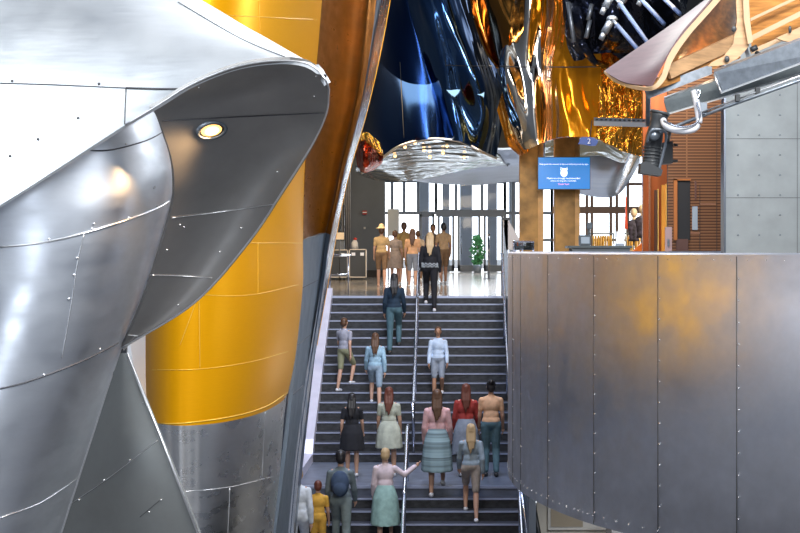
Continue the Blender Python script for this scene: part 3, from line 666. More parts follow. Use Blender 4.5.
# ================================================================== COLUMNS + SCREEN
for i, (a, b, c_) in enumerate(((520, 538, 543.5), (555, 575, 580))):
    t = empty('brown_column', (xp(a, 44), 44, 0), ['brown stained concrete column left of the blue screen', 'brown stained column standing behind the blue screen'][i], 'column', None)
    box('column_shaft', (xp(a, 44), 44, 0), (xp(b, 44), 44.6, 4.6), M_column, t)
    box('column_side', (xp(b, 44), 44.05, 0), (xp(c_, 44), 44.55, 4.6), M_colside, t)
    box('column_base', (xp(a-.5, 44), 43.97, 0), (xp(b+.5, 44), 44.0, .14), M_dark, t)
sc_ = empty('information_screen', (xp(564, 43.4), 43.5, zy(189, 43.4)), 'blue wall screen with white text and pink thank you line', 'screen')
D = 43.4
box('screen_casing', (xp(537.6, D), D, zy(189.6, D)), (xp(590.4, D), D+.09, zy(156.8, D)), M_blackp, sc_, .006)
box('display', (xp(538.3, D), D-.006, zy(188.9, D)), (xp(589.8, D), D, zy(157.5, D)), mat('screen_blue', (.0, .10, .35), .3, emis=((.0, .17, .52), .9)), sc_)
M_scw = mat('screen_white', (.9, .95, 1), .4, emis=((.85, .92, 1), 1.0)); M_scp = mat('screen_pink', (.9, .3, .6), .4, emis=((1, .35, .7), .9))
D2 = D-.012
text('Help guide the museum in the exit and entry areas by signs', .052, M_scw, P(564, 164.2, D2), sc_)
text('Masks are strongly recommended', .062, M_scw, P(563.5, 178.3, D2), sc_)
text('indoors for all guests, 5 and older', .048, M_scw, P(563.5, 180.9, D2), sc_)
text('Thank You!', .062, M_scp, P(563.5, 184.2, D2), sc_)
bm = bmesh.new(); add_ell(bm, P(564, 172.8, D2), (.09, .006, .105), 24)
add_tube(bm, [P(560.6, 170, D2), P(560.8, 167.6, D2), P(562.5, 168.6, D2), P(566, 168.6, D2), P(567, 167.6, D2), P(567.4, 170, D2)], .012, 6)
ic = obj('face_icon', bm, M_scw, sc_, True)
bm = bmesh.new()
for x in (562.6, 565.4): add_ell(bm, P(x, 172, D2-.008), (.012, .004, .016), 8)
add_tube(bm, [P(562, 174.4, D2-.008), P(564, 175.4, D2-.008), P(566, 174.4, D2-.008)], .006, 6)
obj('icon_features', bm, MATS['screen_blue'], ic)
bm = bmesh.new(); add_box(bm, (xp(563, D), D+.09, zy(180, D)), (xp(569, D), 43.98, zy(166, D))); obj('wall_bracket', bm, M_blackp, sc_)

# ================================================================== PERFORATED WALL, DOORS, PANEL WALL (right)
def perf_mat():
    m = mat('perforated_bronze', (.30, .13, .05), .45, .4); t = m.node_tree; b = t.nodes['Principled BSDF']
    tcn = t.nodes.new('ShaderNodeTexCoord'); br = t.nodes.new('ShaderNodeTexBrick'); t.links.new(tcn.outputs['Object'], br.inputs['Vector'])
    mp = t.nodes.new('ShaderNodeMapping'); t.links.new(tcn.outputs['Object'], mp.inputs[0]); mp.inputs['Rotation'].default_value = (math.pi/2, 0, 0); t.links.new(mp.outputs[0], br.inputs['Vector'])
    br.inputs['Scale'].default_value = 1; br.inputs['Brick Width'].default_value = 1.1; br.offset = 0; br.inputs['Row Height'].default_value = .056; br.inputs['Mortar Size'].default_value = .015; br.inputs['Mortar Smooth'].default_value = .1
    br.inputs['Color1'].default_value = (.085, .036, .018, 1); br.inputs['Color2'].default_value = (.10, .042, .021, 1); br.inputs['Mortar'].default_value = (.25, .125, .062, 1)
    t.links.new(br.outputs['Color'], b.inputs['Base Color'])
    return m
M_perf = perf_mat(); D = 32.0
pw = S(box('wall_perforated', (xp(668, D), D, 0), (xp(727, D), D+.15, zy(60, D)), M_perf))
M_fold = mat('door_amber_wood', (.80, .34, .04), .4, 0, var=(3, .2, (1, 1, .2)))
dd_ = S(box('door_5', (xp(675, D), D-.02, zy(240, D)), (xp(690, D), D-.004, zy(180, D)), M_dark))  # dark sheet standing in for the shade inside the door opening
box('door_jamb', (xp(673.5, D), D-.05, zy(240, D)), (xp(677, D), D, zy(179, D)), mat('rust_jamb', (.38, .13, .03), .5), dd_)
box('door_head', (xp(673.5, D), D-.05, zy(180.5, D)), (xp(690.5, D), D, zy(179, D)), mat('rust_jamb', (.38, .13, .03), .5), dd_)
box('kick_screen', (xp(676, D), D-.04, .0), (xp(688, D), D-.01, zy(239, D)), mat('kick_mesh', (.10, .05, .04), .5), dd_)
box('wall_seam', (xp(699.6, D), D-.01, 0), (xp(700.1, D), D, zy(185, D)), M_dark, pw)
box('wall_seam', (xp(716.5, D), D-.01, 0), (xp(717, D), D, zy(110, D)), M_dark, pw)
box('wall_joint', (xp(689, D), D-.012, zy(233.5, D)), (xp(700, D), D, zy(232.6, D)), mat('joint_brown', (.40, .2, .12), .5), pw)
box('wall_joint', (xp(700, D), D-.012, zy(204.5, D)), (xp(716, D), D, zy(203.6, D)), mat('joint_brown', (.40, .2, .12), .5), pw)
tag(box('wall_placard', (xp(692, D), D-.03, zy(230, D)), (xp(697.5, D), D-.001, zy(206.5, D)), mat('placard_glass', (.40, .48, .56), .25, .3), None, .004), 'narrow upright blue grey placard on the perforated wall', 'placard')
tag(box('door_intercom', (xp(694.6, D), D-.03, zy(199, D)), (xp(696.4, D), D-.001, zy(181, D)), mat('slot_dark', (.12, .06, .05), .4), None, .004), 'slim dark vertical fitting above the placard on the perforated wall', 'fitting')
ip = empty('access_panel', (xp(667, 31.5), 31.5, 0), 'pale mauve pedestal panel beside the amber door', 'panel')
box('pedestal', (xp(665.5, 31.5), 31.5, 0), (xp(672, 31.5), 31.6, zy(227, 31.5)), mat('mauve_panel', (.42, .30, .30), .5), ip, .005)
box('keypad', (xp(668, 31.4), 31.48, zy(246, 31.4)), (xp(670, 31.4), 31.5, zy(239, 31.4)), M_galv, ip)
am = S(box('wall_amber', (xp(643, 38), 38, 0), (xp(672, 38), 38.2, zy(60, 38)), mat('copper_red_wall', (.42, .11, .03), .3, .5, var=(1, .3, (3, 1, .3)))))
for k, (a, b) in enumerate(((654.5, 657.5), (661.5, 665.5))):
    o = S(box('door_%d' % (6+k), (xp(a, 37.9), 37.9, 0), (xp(b, 37.9), 37.98, zy(190-k*5, 37.9)), [mat('brown_door', (.10, .04, .02), .4), M_fold][k]))
    box('door_trim', (xp(b, 37.9), 37.85, 0), (xp(b+.9, 37.9), 37.98, zy(189-k*5, 37.9)), mat('door_trim_amber', (.95, .55, .12), .4), o)
# bright strip of copper at left of wall
box('copper_edge', (xp(648.5, 37.8), 37.8, 0), (xp(650.5, 37.8), 38, zy(60, 37.8)), mat('bright_copper', (.75, .35, .2), .25, .9), am)
# grey riveted panel wall at the far right
D = 24.0
pn = S(box('wall_grey_panel', (xp(725, D), D, 0.0), (9, D+.2, zy(-40, D)), M_panelw))
bm = bmesh.new()
for x in range(738, 830, 21):
    for y in range(75, 255, 20): add_ell(bm, Vector((xp(x, D), D-.004, zy(y, D))), (.012, .006, .012), 8)
obj('bolt_grid', bm, M_galv, pn, True)
for y in (139, 198): box('panel_joint', (xp(726, D), D-.004, zy(y, D)), (9, D, zy(y-.5, D)), M_seamd, pn)
box('panel_joint', (xp(797, D), D-.004, 0), (xp(797.5, D), D, zy(-40, D)), M_seamd, pn)
box('panel_edge', (xp(723.5, D), D-.05, 0), (xp(725.3, D), D+.25, zy(-40, D)), mat('dark_edge_steel', (.10, .11, .13), .3, .9), pn)
area('wash_amber', (4.2, 29, 5.5), (4.6, 36, 1.5), 1, 1, 50, (1, .62, .32))
area('wash_panels', (5, 19, 5), (5.5, 24, 2), 2, 1, 30, (.9, .96, 1))
# ================================================================== DESK ITEMS BEHIND THE DRUM
D = 26.0
dk = empty('reception_counter', (xp(600, D), D+.3, 0), 'dark reception counter top showing above the drum rim', 'counter')
box('counter_body', (xp(572, D), D, 0), (xp(630, D), D+.7, 1.03), mat('counter_grey', (.16, .18, .2), .5), dk)
box('counter_top', (xp(568, D), D-.05, 1.03), (xp(632, D), D+.75, 1.07), mat('counter_top_dark', (.07, .09, .10), .3), dk, .008)
CT = 1.07
pos = empty('card_terminal', (xp(586, D), D+.2, CT), 'dark till with upright display on the counter beside the column', 'till')
box('till_body', (xp(580, D), D+.1, CT), (xp(591.5, D), D+.3, zy(235, D)), mat('till_grey', (.06, .08, .10), .35), pos, .01)
box('till_screen', (xp(581.5, D), D+.085, zy(243.5, D)), (xp(590, D), D+.1, zy(237, D)), mat('till_label', (.35, .42, .5), .3), pos)
box('display_stalk', (xp(588.5, D), D+.15, zy(236, D)), (xp(591, D), D+.2, zy(223, D)), M_blackp, pos)
box('display_head', (xp(587.5, D), D+.12, zy(229, D)), (xp(593, D), D+.2, zy(222.5, D)), mat('till_grey', (.06, .08, .10), .35), pos, .008)
sh = empty('sign_holder', (xp(620, D), D+.2, CT), 'white printed sheet in an upright holder on the counter', 'sign')
prism('sheet', [P(615.5, 246, D+.2), P(624, 246, D+.2), P(625, 231.5, D+.26), P(616.5, 231.5, D+.26)], (0, .01, 0), mat('white_sheet', (.85, .88, .9), .5), sh)
box('holder_foot', (xp(614.5, D), D+.12, CT), (xp(625, D), D+.3, CT+.03), M_glass, sh)
# curved glass counter on top of the drum's left end
gc_ = empty('glass_rim_guard', (1.2, 24, .98), 'low curved glass guard with steel rim on the drum beside the stairs', 'guard')
rimp = [dp(a, ZT+.02, DR-.07) for a in [-.27+.027*i for i in range(11)]]
bm = bmesh.new()
for p, q in zip(rimp, rimp[1:]): add_prism(bm, [p, q, q+Vector((0, 0, .10)), p+Vector((0, 0, .10))], (.01, 0, 0))
obj('glass_strip', bm, M_glass, gc_); tube('rim_rail', [p+Vector((0, 0, .11)) for p in rimp], .012, M_rail, gc_)
for p in rimp[::3]: tube('post', [p-Vector((0, 0, .02)), p+Vector((0, 0, .11))], .012, M_rail, gc_)
# lectern-like white kiosk at the stair head, right
D = 42.0
kk = empty('slanted_kiosk', (xp(510, D), D, 0), 'white slanted kiosk panel on a post by the right stair head', 'kiosk')
prism('kiosk_panel', [P(503, 219, D), P(508, 219, D), P(519, 238, D), P(519, 250, D), P(506, 250, D)], (0, .3, 0), mat('kiosk_cream', (.72, .66, .62), .5), kk)
box('kiosk_cap', (xp(501.5, D), D-.03, zy(220, D)), (xp(510, D), D+.3, zy(217.5, D)), M_blackp, kk)
box('kiosk_post', (xp(504, D), D, 0), (xp(508, D), D+.2, zy(219, D)), M_galv, kk)

# ================================================================== STORE BEHIND (t-shirts, mannequins)
D = 58.0
for k, (a, b, yt, lab) in enumerate(((592, 612, 235, 'rack of yellow shirts left of the white counter sign'), (625, 643, 235, 'rack of yellow shirts right of the white counter sign'))):
    rk = empty('clothes_rack', (xp((a+b)/2, D), D, 0), lab.replace('rack', 'steel clothes rack'), 'rack', 'clothes racks in the shop')
    tube('hanging_bar', [P(a-3, yt-1.5, D), P(b+2, yt-1.5, D)], .025, M_frame, rk)
    for x in (a-2.5, b+1.5): tube('rack_upright', [P(x, yt-1.5, D), (xp(x, D), D, 0)], .025, M_frame, rk)
    n = 8 if k == 0 else 7
    for i in range(n):
        x = a+(b-a)*(i+.5)/n; c0 = P(x, yt, D); bm = bmesh.new(); w = .045; h = 1.0
        for s in range(5):
            pass
        secs = []
        for (zz, ww, dp_) in ((0, .012, .06), (-.05, .035, .22), (-.25, .04, .2), (-.6, .038, .2), (-.78, .042, .21)):
            secs.append([bm.verts.new(c0+Vector((ww*math.cos(t)*1.0+.008*math.sin(3*zz*7+i), dp_*math.sin(t), zz))) for t in [2*math.pi*q/10 for q in range(10)]])
        for p, q in zip(secs, secs[1:]):
            for j in range(10): bm.faces.new((p[j], p[(j+1) % 10], q[(j+1) % 10], q[j]))
        bm.faces.new(secs[0][::-1]); bm.faces.new(secs[-1]); bmesh.ops.recalc_face_normals(bm, faces=bm.faces)
        o = obj('hanging_shirt', bm, [cloth('shirt_yellow', (.85, .55, .14)), cloth('shirt_pale_yellow', (.8, .58, .25))][i % 2], None, True)
        tag(o, 'yellow shirt hanging on the shop rack %s of the white counter sign' % ('left' if k == 0 else 'right'), 'shirt', 'yellow shirts on the %s shop rack' % ('left' if k == 0 else 'right'))
for k, (x, y, lab) in enumerate(((634, 213, 'further cream mannequin head and dark torso in the shop, left one'), (642, 209, 'nearer cream mannequin in a dark patterned top, right one'))):
    D = 57-k*1.5; c0 = P(x, y, D); mq = empty('mannequin', (c0.x, D, 0), lab, 'mannequin')
    bm = bmesh.new(); add_ell(bm, c0, (.115, .13, .16), 16); add_tube(bm, [c0-Vector((0, 0, .1)), c0-Vector((0, 0, .28))], [.055, .07], 12); obj('head', bm, mat('mannequin_cream', (.80, .62, .45), .5), mq, True)
    bm = bmesh.new(); secs = []
    for zz, rx, ry in ((-.22, .07, .07), (-.27, .18, .1), (-.36, .24, .13), (-.6, .19, .12), (-.85, .16, .11), (-.95, .19, .12)):
        secs.append([bm.verts.new(c0+Vector((rx*math.cos(t), ry*math.sin(t), zz))) for t in [2*math.pi*q/18 for q in range(18)]])
    for p, q in zip(secs, secs[1:]):
        for j in range(18): bm.faces.new((p[j], p[(j+1) % 18], q[(j+1) % 18], q[j]))
    bm.faces.new(secs[-1]); obj('dark_top', bm, mat('patterned_top', (.05, .045, .08), .7, var=(9, .9)), mq, True)
    tube('stand', [c0-Vector((0, 0, .95)), Vector((c0.x, D, 0))], .03, M_galv, mq)
D = 56.0
gt = empty('red_hanging_banner', P(626, 228, D), 'narrow red tapered display standing among the shop windows', 'display')
prism('banner_body', [P(624.6, 229, D), P(628, 229, D), P(627, 212, D), P(626.8, 197, D), P(625.8, 197, D), P(625.4, 212, D)], (0, .06, 0), mat('red_lacquer', (.6, .08, .03), .4), gt)
tube('banner_stand', [P(626.3, 229, D), (xp(626.3, D), D, 0)], .02, M_galv, gt)
o = sheet('orange_slide', [[P(632, 251, 50), P(645, 240, 50), P(650, 232, 50)], [P(640, 256, 50), P(652, 250, 50), P(656, 240, 50)]], mat('orange_plastic', (.9, .22, .02), .4), None, 10, 6, .05)
box('panel_foot', (xp(645, 50), 50, 0), (xp(647, 50), 50.1, zy(246, 50)), M_blackp, o); tag(o, 'bright orange slanted panel behind the counter by the amber wall', 'panel')
# ================================================================== LEFT LOBBY: road cases, curtain, sign
def flight_case(px0, px1, py0, label, d):
    x0, x1, z1 = xp(px0, d), xp(px1, d), zy(py0, d)
    t = empty('road_case', ((x0+x1)/2, d+.3, 0), label, 'case', 'black road cases in the lobby')
    box('case_body', (x0+.02, d+.02, .08), (x1-.02, d+.6, z1-.02), M_blackp, t)
    bm = bmesh.new()
    for x in (x0, x1-.03): add_box(bm, (x, d, .08), (x+.03, d+.02, z1))
    for z in (.08, z1-.03): add_box(bm, (x0, d, z), (x1, d+.02, z+.03))
    obj('metal_edging', bm, mat('case_edging', (.6, .5, .38), .35, .8), t)
    for f in (.25, .75):
        x = x0+(x1-x0)*f; box('case_latch', (x-.06, d-.01, z1-.22), (x+.06, d+.02, z1-.12), mat('latch_steel', (.75, .72, .7), .3, .7), t)
    for f in (.15, .85):
        x = x0+(x1-x0)*f; bm = bmesh.new(); add_tube(bm, [(x-.02, d+.08, .04), (x+.02, d+.08, .04)], .04, 12); obj('caster_wheel', bm, M_blackp, t)
    return t, z1
t1, zc = flight_case(349, 366.5, 249, 'black metal-edged road case under the small red wall sign', 56)
t2, zc2 = flight_case(327, 348, 249.5, 'black metal-edged road case nearest the polished fin', 56)
o = box('brochure_box', (xp(336, 56), 56.1, zc2), (xp(344, 56), 56.3, zy(241, 56)), mat('brochure_dark', (.12, .14, .17), .5), None, .01); tag(o, 'small dark equipment box on the left road case', 'box')
bm = bmesh.new(); add_tube(bm, [P(355, 249, 56.2), P(354.6, 243, 56.2), P(355.2, 240, 56.2)], [.12, .11, .05], 10); o = obj('white_bag', bm, mat('bag_white', (.75, .75, .78), .6), None, True); tag(o, 'crumpled white bag with red knot standing on the road case', 'bag')
bm = bmesh.new(); add_ell(bm, P(355.2, 239, 56.2), (.06, .05, .05), 10); obj('red_knot', bm, mat('red_paint', (.5, .03, .02), .5), o, True)
ms = empty('music_stand', (xp(339, 54), 54, 0), 'stand holding a cream card behind the road cases', 'stand')
tube('stand_pole', [(xp(339.5, 54), 54, 0), P(339.5, 234, 54)], .02, M_blackp, ms)
box('card', (xp(335, 54), 53.95, zy(239.5, 54)), (xp(344, 54), 53.98, zy(232.5, 54)), mat('cream_card', (.75, .62, .45), .6), ms)
for k, (x, yt) in enumerate(((335, 210), (340.5, 215), (344, 205))):
    tag(tube('light_stand', [(xp(x, 58), 58, 0), P(x, yt, 58)], .025, M_blackp), ['thin black pole stand nearest the polished fin', 'short thin black pole stand behind the cream card', 'thin black pole stand next to the grey curtain'][k], 'stand')
bm = bmesh.new(); secs = []
for zz in (0.0, 7):
    secs.append([bm.verts.new(Vector((xp(341, 60)+.34*i/24, 60+.07*math.sin(i*1.3), zz))) for i in range(25)])
for p, q in zip(secs, secs[1:]):
    for j in range(24): bm.faces.new((p[j], p[j+1], q[j+1], q[j]))
o = obj('curtain', bm, cloth('curtain_grey', (.34, .35, .38)), None, True); md = o.modifiers.new('s', 'SOLIDIFY'); md.thickness = .02
tag(o, 'pleated grey curtain hanging left of the grey wall', 'curtain')
D = 61.9
ex = empty('exit_sign', P(364, 212.5, D), 'small red and white sign on the grey back wall', 'sign')
box('sign_plate', (xp(362.5, D), D-.02, zy(214.6, D)), (xp(367, D), D+.08, zy(210.6, D)), mat('sign_red', (.35, .02, .02), .5), ex)
box('white_band', (xp(362.6, D), D-.03, zy(212.9, D)), (xp(366.8, D), D-.02, zy(211.9, D)), M_ink, ex)
o = box('wall_switch', (xp(363.7, D), D-.03, zy(229, D)), (xp(365.4, D), D+.08, zy(227, D)), mat('switch_pale', (.6, .6, .6), .5)); tag(o, 'small pale switch plate below the red sign on the grey wall', 'switch')
ad = empty('poster_stand', (xp(393, 60), 60, 0), 'white poster board standing behind the visitors by the grey wall', 'poster')
box('poster', (xp(387.5, 60), 60, zy(236, 60)), (xp(399, 60), 60.06, zy(209, 60)), mat('poster_white', (.75, .82, .9), .4), ad)
for x in (388.2, 398.4): tube('poster_leg', [(xp(x, 60), 60.03, 0), P(x, 236, 60.03)], .03, M_frame, ad)
# stanchions and plant
def stanchion(px, d, label, h=1.0):
    b0 = Vector((xp(px, d), d, 0)); t = empty('stanchion', b0, label, 'stanchion')
    tube('post', [b0+Vector((0, 0, .03)), b0+Vector((0, 0, h))], .03, M_rail, t); bm = bmesh.new(); add_tube(bm, [b0, b0+Vector((0, 0, .03))], .2, 20); obj('base', bm, M_galv, t, True)
    bm = bmesh.new(); add_ell(bm, b0+Vector((0, 0, h)), (.05, .05, .05), 10); obj('cap', bm, M_rail, t, True)
stanchion(488.8, 58, 'slim steel stanchion on the lobby floor before the right glass doors', 1.5)
stanchion(414, 62, 'short steel stanchion among the visitors on the lobby floor', 1.0)
pt = empty('potted_tree', (xp(477.5, 72), 72, 0), 'small green plant standing before the middle glass door', 'plant')
bm = bmesh.new(); add_tube(bm, [(xp(477.5, 72), 72, 0), (xp(477.5, 72), 72, .35)], [.16, .2], 14); obj('pot', bm, M_galv, pt, True)
bm = bmesh.new()
for i in range(260):
    a = random.random()*6.28; zz = random.uniform(.35, 1.6); r = .33*random.random()**.5*(1-abs(zz-.9)/1.3)
    c0 = Vector((xp(477.5, 72)+r*math.cos(a), 72+r*math.sin(a), zz)); u = Vector((random.uniform(-1, 1), random.uniform(-1, 1), random.uniform(-.5, 1))).normalized()*.13; v = u.cross(Vector((random.random(), 1, .3))).normalized()*.04
    f = [bm.verts.new(c0-u), bm.verts.new(c0+v), bm.verts.new(c0+u), bm.verts.new(c0-v)]; bm.faces.new(f)
obj('foliage', bm, mat('leaf_green', (.05, .25, .09), .6), pt)
tube('trunk', [(xp(477.5, 72), 72, .3), (xp(477.5, 72), 72, 1.3)], .02, mat('bark', (.1, .06, .03), .7), pt)

# ================================================================== TOP RIGHT: plywood shells, beams, spotlight
D = 12.0
sh1 = empty('plywood_shell', P(650, 80, D), 'curved plywood shell with mauve outer face at the upper right', 'canopy')
sheet('mauve_face', [[P(604, 71, 12.6), P(640, 46, 12.6), P(680, 18, 12.6), P(720, -12, 12.6), P(760, -45, 12.6)],
                     [P(624, 82, 12.2), P(655, 56, 12.2), P(688, 20, 12.2), P(715, -8, 12.2), P(740, -40, 12.2)],
                     [P(651, 86, 11.9), P(663, 62, 11.9), P(682, 32, 11.9), P(703, 8, 11.9), P(730, -25, 11.9)]], M_woodm, sh1, 40, 24, .012)
sheet('pale_lip', [[P(604, 71, 12.58), P(616, 79, 12.4), P(632, 85, 12.1), P(650, 87, 11.88), P(661, 76, 11.86), P(668, 56, 11.86), P(684, 33, 11.86), P(706, 8, 11.86), P(732, -22, 11.86)],
                   [P(604, 73, 12.58), P(615, 82, 12.4), P(632, 88.5, 12.1), P(652, 90.5, 11.88), P(665, 80, 11.86), P(673, 60, 11.86), P(689, 36, 11.86), P(711, 11, 11.86), P(738, -20, 11.86)]], M_woodedge, sh1, 60, 4, .02)
sheet('warm_underside', [[P(652, 88, 11.95), P(668, 66, 11.95), P(688, 36, 11.95), P(712, 8, 11.95), P(735, -25, 11.95)], [P(690, 76, 12.5), P(700, 55, 12.5), P(715, 30, 12.5), P(730, 5, 12.5), P(745, -25, 12.5)], [P(735, 58, 13.0), P(738, 40, 13.0), P(740, 15, 13), P(745, -5, 13), P(752, -25, 13)]], M_wood, sh1, 40, 20, .012)
for k, (a, b, w) in enumerate((((668, 72), (738, 40), .10), ((655, 84), (738, 53), .08))):
    bm = bmesh.new(); add_beam(bm, P(*a, 12.0), P(*b, 12.4), .03, w); obj('plywood_batten', bm, [M_woodp, M_wood][k], sh1)
rb_ = [(735, -20), (744, -20), (745, 10), (748, 30), (749, 46), (744, 52), (738, 58), (728, 64), (718, 66), (708, 66), (712, 62), (724, 56), (733, 44), (737, 20)]
prism('curved_rib', [P(x, y, 11.7) for x, y in rb_], (0, .03, 0), M_woodp, sh1)
bm = bmesh.new()
for x, y in ((734, 29), (727, 59)): add_ell(bm, P(x, y, 11.68), (.018, .006, .022), 12)
obj('rib_slots', bm, M_blackp, sh1, True)
prism('rib_edge', [P(742, -20, 11.66), P(748, -20, 11.66), P(750, 20, 11.66), P(753, 42, 11.66), P(748, 44, 11.66), P(744, 20, 11.66)], (0, .03, 0), M_woodedge, sh1)
sh2 = empty('plywood_canopy', P(775, 30, D), 'warm plywood canopy with pale battens in the upper right corner', 'canopy')
sheet('canopy_boards', [[P(744, -40, 12.6), P(790, -40, 12.6), P(840, -40, 12.6)], [P(747, 10, 12.3), P(790, -5, 12.3), P(840, -15, 12.3)], [P(752, 50, 12.0), P(790, 34, 12.0), P(840, 12, 12.0)]], M_wood, sh2, 30, 16, .015)
for k, (a, b, w, d_) in enumerate((((750, 39), (840, -6), .035, 11.85), ((751, 52), (840, 14), .03, 11.85), ((750, 20), (830, -18), .02, 12.1))):
    bm = bmesh.new(); add_beam(bm, P(*a, d_), P(*b, d_), .03, w); obj('pale_batten', bm, M_woodedge, sh2)
prism('rounded_end', [P(x, y, 11.75) for x, y in ((776, 38), (784, 41), (794, 43), (806, 43), (830, 34), (840, 10), (820, 18), (800, 27))], (0, .03, 0), M_woodp, sh2)
bm = bmesh.new(); add_ell(bm, P(790, 29.5, 11.73), (.012, .006, .026), 12); obj('slot', bm, M_blackp, sh2, True)
# galvanised beams
def channel(name, quad, d1, d2, label, m=M_galv, lip=True):
    t = empty(name, P(quad[0][0], quad[0][1], d1), label, 'beam')
    a, b, c_, e = quad   # top-left, top-right, bottom-right, bottom-left
    prism('web', [P(*a, d1), P(*b, d2), P(*c_, d2), P(*e, d1)], (0, .02, 0), m, t)
    if lip:
        prism('top_flange', [P(*a, d1), P(*b, d2), P(b[0], b[1]-2.5, d2+.25), P(a[0], a[1]-2.5, d1+.25)], (0, 0, .012), m, t)
        prism('bottom_flange', [P(*e, d1), P(*c_, d2), P(c_[0], c_[1]+.8, d2-.06), P(e[0], e[1]+.8, d1-.06)], (0, 0, .01), M_seaml, t)
    return t
g1_ = channel('galvanised_beam', ((714, 74), (840, 27), (840, 49), (721, 93)), 11.4, 11.0, 'nearest galvanised steel channel beam under the plywood canopy')
tube('end_lip', [P(714, 74, 11.38), P(721, 93, 11.38)], .008, M_seaml, g1_)
channel('galvanised_beam', ((664, 101), (840, 36), (840, 63), (668, 114)), 11.9, 11.6, 'darker galvanised beam directly behind the nearest channel beam', mat('dark_galv', (.13, .15, .16), .45, .8, var=(14, .2)))
channel('galvanised_beam', ((644, 89), (712, 64), (712, 74), (648, 99)), 12.1, 12.1, 'short galvanised beam below the curved plywood shell', lip=False)
t = empty('beam_hanger', P(748, 60, 11.9), 'thin steel hanger bar linking plywood canopy to the channel beam', 'hanger')
prism('bar', [P(742, 42, 11.8), P(746, 41, 11.8), P(751, 60, 11.7), P(748, 62, 11.7)], (0, .01, 0), M_galv, t)
bm = bmesh.new(); add_tube(bm, [P(751, 50, 11.7), P(757, 47, 11.7)], .02, 10); add_tube(bm, [P(757, 53, 11.7), P(760, 56, 11.65)], .018, 10); obj('clamp', bm, M_blackp, t, True)
rail = empty('conduit_rail', P(730, 107, 11.3), 'long thin steel lighting pipe rising to the right edge', 'pipe')
tube('pipe', [P(650, 137, 11.5), P(676, 126, 11.5), P(720, 109, 11.3), P(840, 66, 11.0)], .012, M_galv, rail)
tube('upper_bar', [P(700, 113, 11.35), P(840, 61, 11.02)], .006, M_seaml, rail)
box('pipe_clamp', tuple(P(700, 114, 11.35)), tuple(P(706, 103, 11.4)), M_galv, rail)
for x, y in ((736, 98), (756, 91)): box('pipe_clip', tuple(P(x, y+3, 11.2)), tuple(P(x+3, y-3, 11.25)), M_blackp, rail)
tray = empty('cable_tray', P(620, 124, 13), 'pale perforated steel cable tray left of the spotlight', 'tray')
prism('tray_side', [P(594, 121, 13), P(647, 122.5, 12.6), P(647, 127, 12.6), P(594, 125.5, 13)], (0, .02, 0), mat('tray_pale', (.55, .57, .6), .4, .6), tray)
prism('tray_top', [P(594, 117.5, 13), P(647, 119, 12.6), P(647, 122, 12.6), P(594, 121, 13)], (0, .02, 0), M_galv, tray)
bm = bmesh.new()
for i in range(11): add_ell(bm, P(597+i*4.6, 119.4+i*.13, 12.97-.035*i), (.012, .004, .006), 8)
obj('tray_slots', bm, M_blackp, tray, True)
tube('tray_hanger', [P(648, 86, 12.2), P(648, 125, 12.5)], .018, M_galv, tray)
# theatre spotlight
sp = empty('theatre_spotlight', P(655, 145, 11.6), 'black ridged theatre spotlight hanging from the pipe', 'spotlight')
ax = [(660, 112), (659, 116), (658, 120), (656.5, 127), (654.5, 136), (653, 146), (652, 156), (651, 168), (650.5, 173)]
rr = [.055, .062, .05, .052, .058, .06, .056, .068, .066]
bm = bmesh.new(); add_tube(bm, [P(x, y, 11.6) for x, y in ax], rr, 24); obj('barrel', bm, M_blackp, sp, True)
for k in range(6):
    tube('cooling_ring', [P(652.6-k*.25, 147+k*3.4, 11.6), P(652.5-k*.25, 148+k*3.4, 11.6)], .066, mat('ring_black', (.06, .065, .07), .35), sp, 20)
tube('top_ring', [P(660.2, 111.5, 11.6), P(659.6, 114, 11.6)], .068, mat('ring_black', (.06, .065, .07), .35), sp, 20)
tube('yoke', crom([P(650, 134, 11.53), P(647, 142, 11.5), P(652, 130, 11.45), P(664, 131, 11.45), P(666, 140, 11.5), P(662, 158, 11.52), P(659, 170, 11.53)], 30), .010, M_galv, sp)
bm = bmesh.new(); add_tube(bm, [P(653, 136, 11.54), P(655, 135, 11.46)], .035, 16); obj('tilt_knob', bm, M_galv, sp, True)
prism('gel_frame', [P(641, 163, 11.5), P(646, 161, 11.5), P(663, 170, 11.5), P(661, 176, 11.5), P(640, 173, 11.5)], (0, .16, 0), M_blackp, sp)
tube('pipe_hook', crom([P(660, 128, 11.5), P(666, 131, 11.48), P(671, 128, 11.48), P(670, 123, 11.5)], 14), .011, M_blackp, sp)
sp2 = empty('barn_door_spotlight', P(668, 155, 12.4), 'boxy black spotlight half hidden behind the ridged one', 'spotlight')
prism('housing', [P(660, 143, 12.4), P(673, 141, 12.4), P(673, 163, 12.4), P(661, 164, 12.4)], (0, .2, 0), M_blackp, sp2)
tube('bracket', [P(668, 141, 12.4), P(671, 128, 11.52)], .012, M_blackp, sp2)
bm = bmesh.new(); add_box(bm, tuple(P(674, 146, 12.45)), tuple(P(677, 144, 12.5))); add_box(bm, tuple(P(673, 162, 12.45)), tuple(P(677, 160, 12.5))); obj('flap', bm, M_blackp, sp2)
cb = empty('cable_loop', P(690, 130, 11.5), 'pale looped electric cable between the spotlight and the beam', 'cable')
tube('cable', crom([P(694, 91, 11.3), P(696, 100, 11.28), P(698, 112, 11.27), P(699, 122, 11.27), P(694, 129, 11.27), P(684, 131, 11.3), P(674, 130, 11.35), P(666, 126, 11.4), P(663, 120, 11.45)], 40), .022, M_cable, cb, 10)
tube('thin_cable', crom([P(696, 90, 11.25), P(700, 92, 11.25), P(697, 103, 11.24), P(700, 115, 11.24), P(695, 124, 11.24), P(682, 127, 11.26), P(670, 124, 11.3), P(664, 121, 11.35)], 40), .008, M_rail, cb, 6)
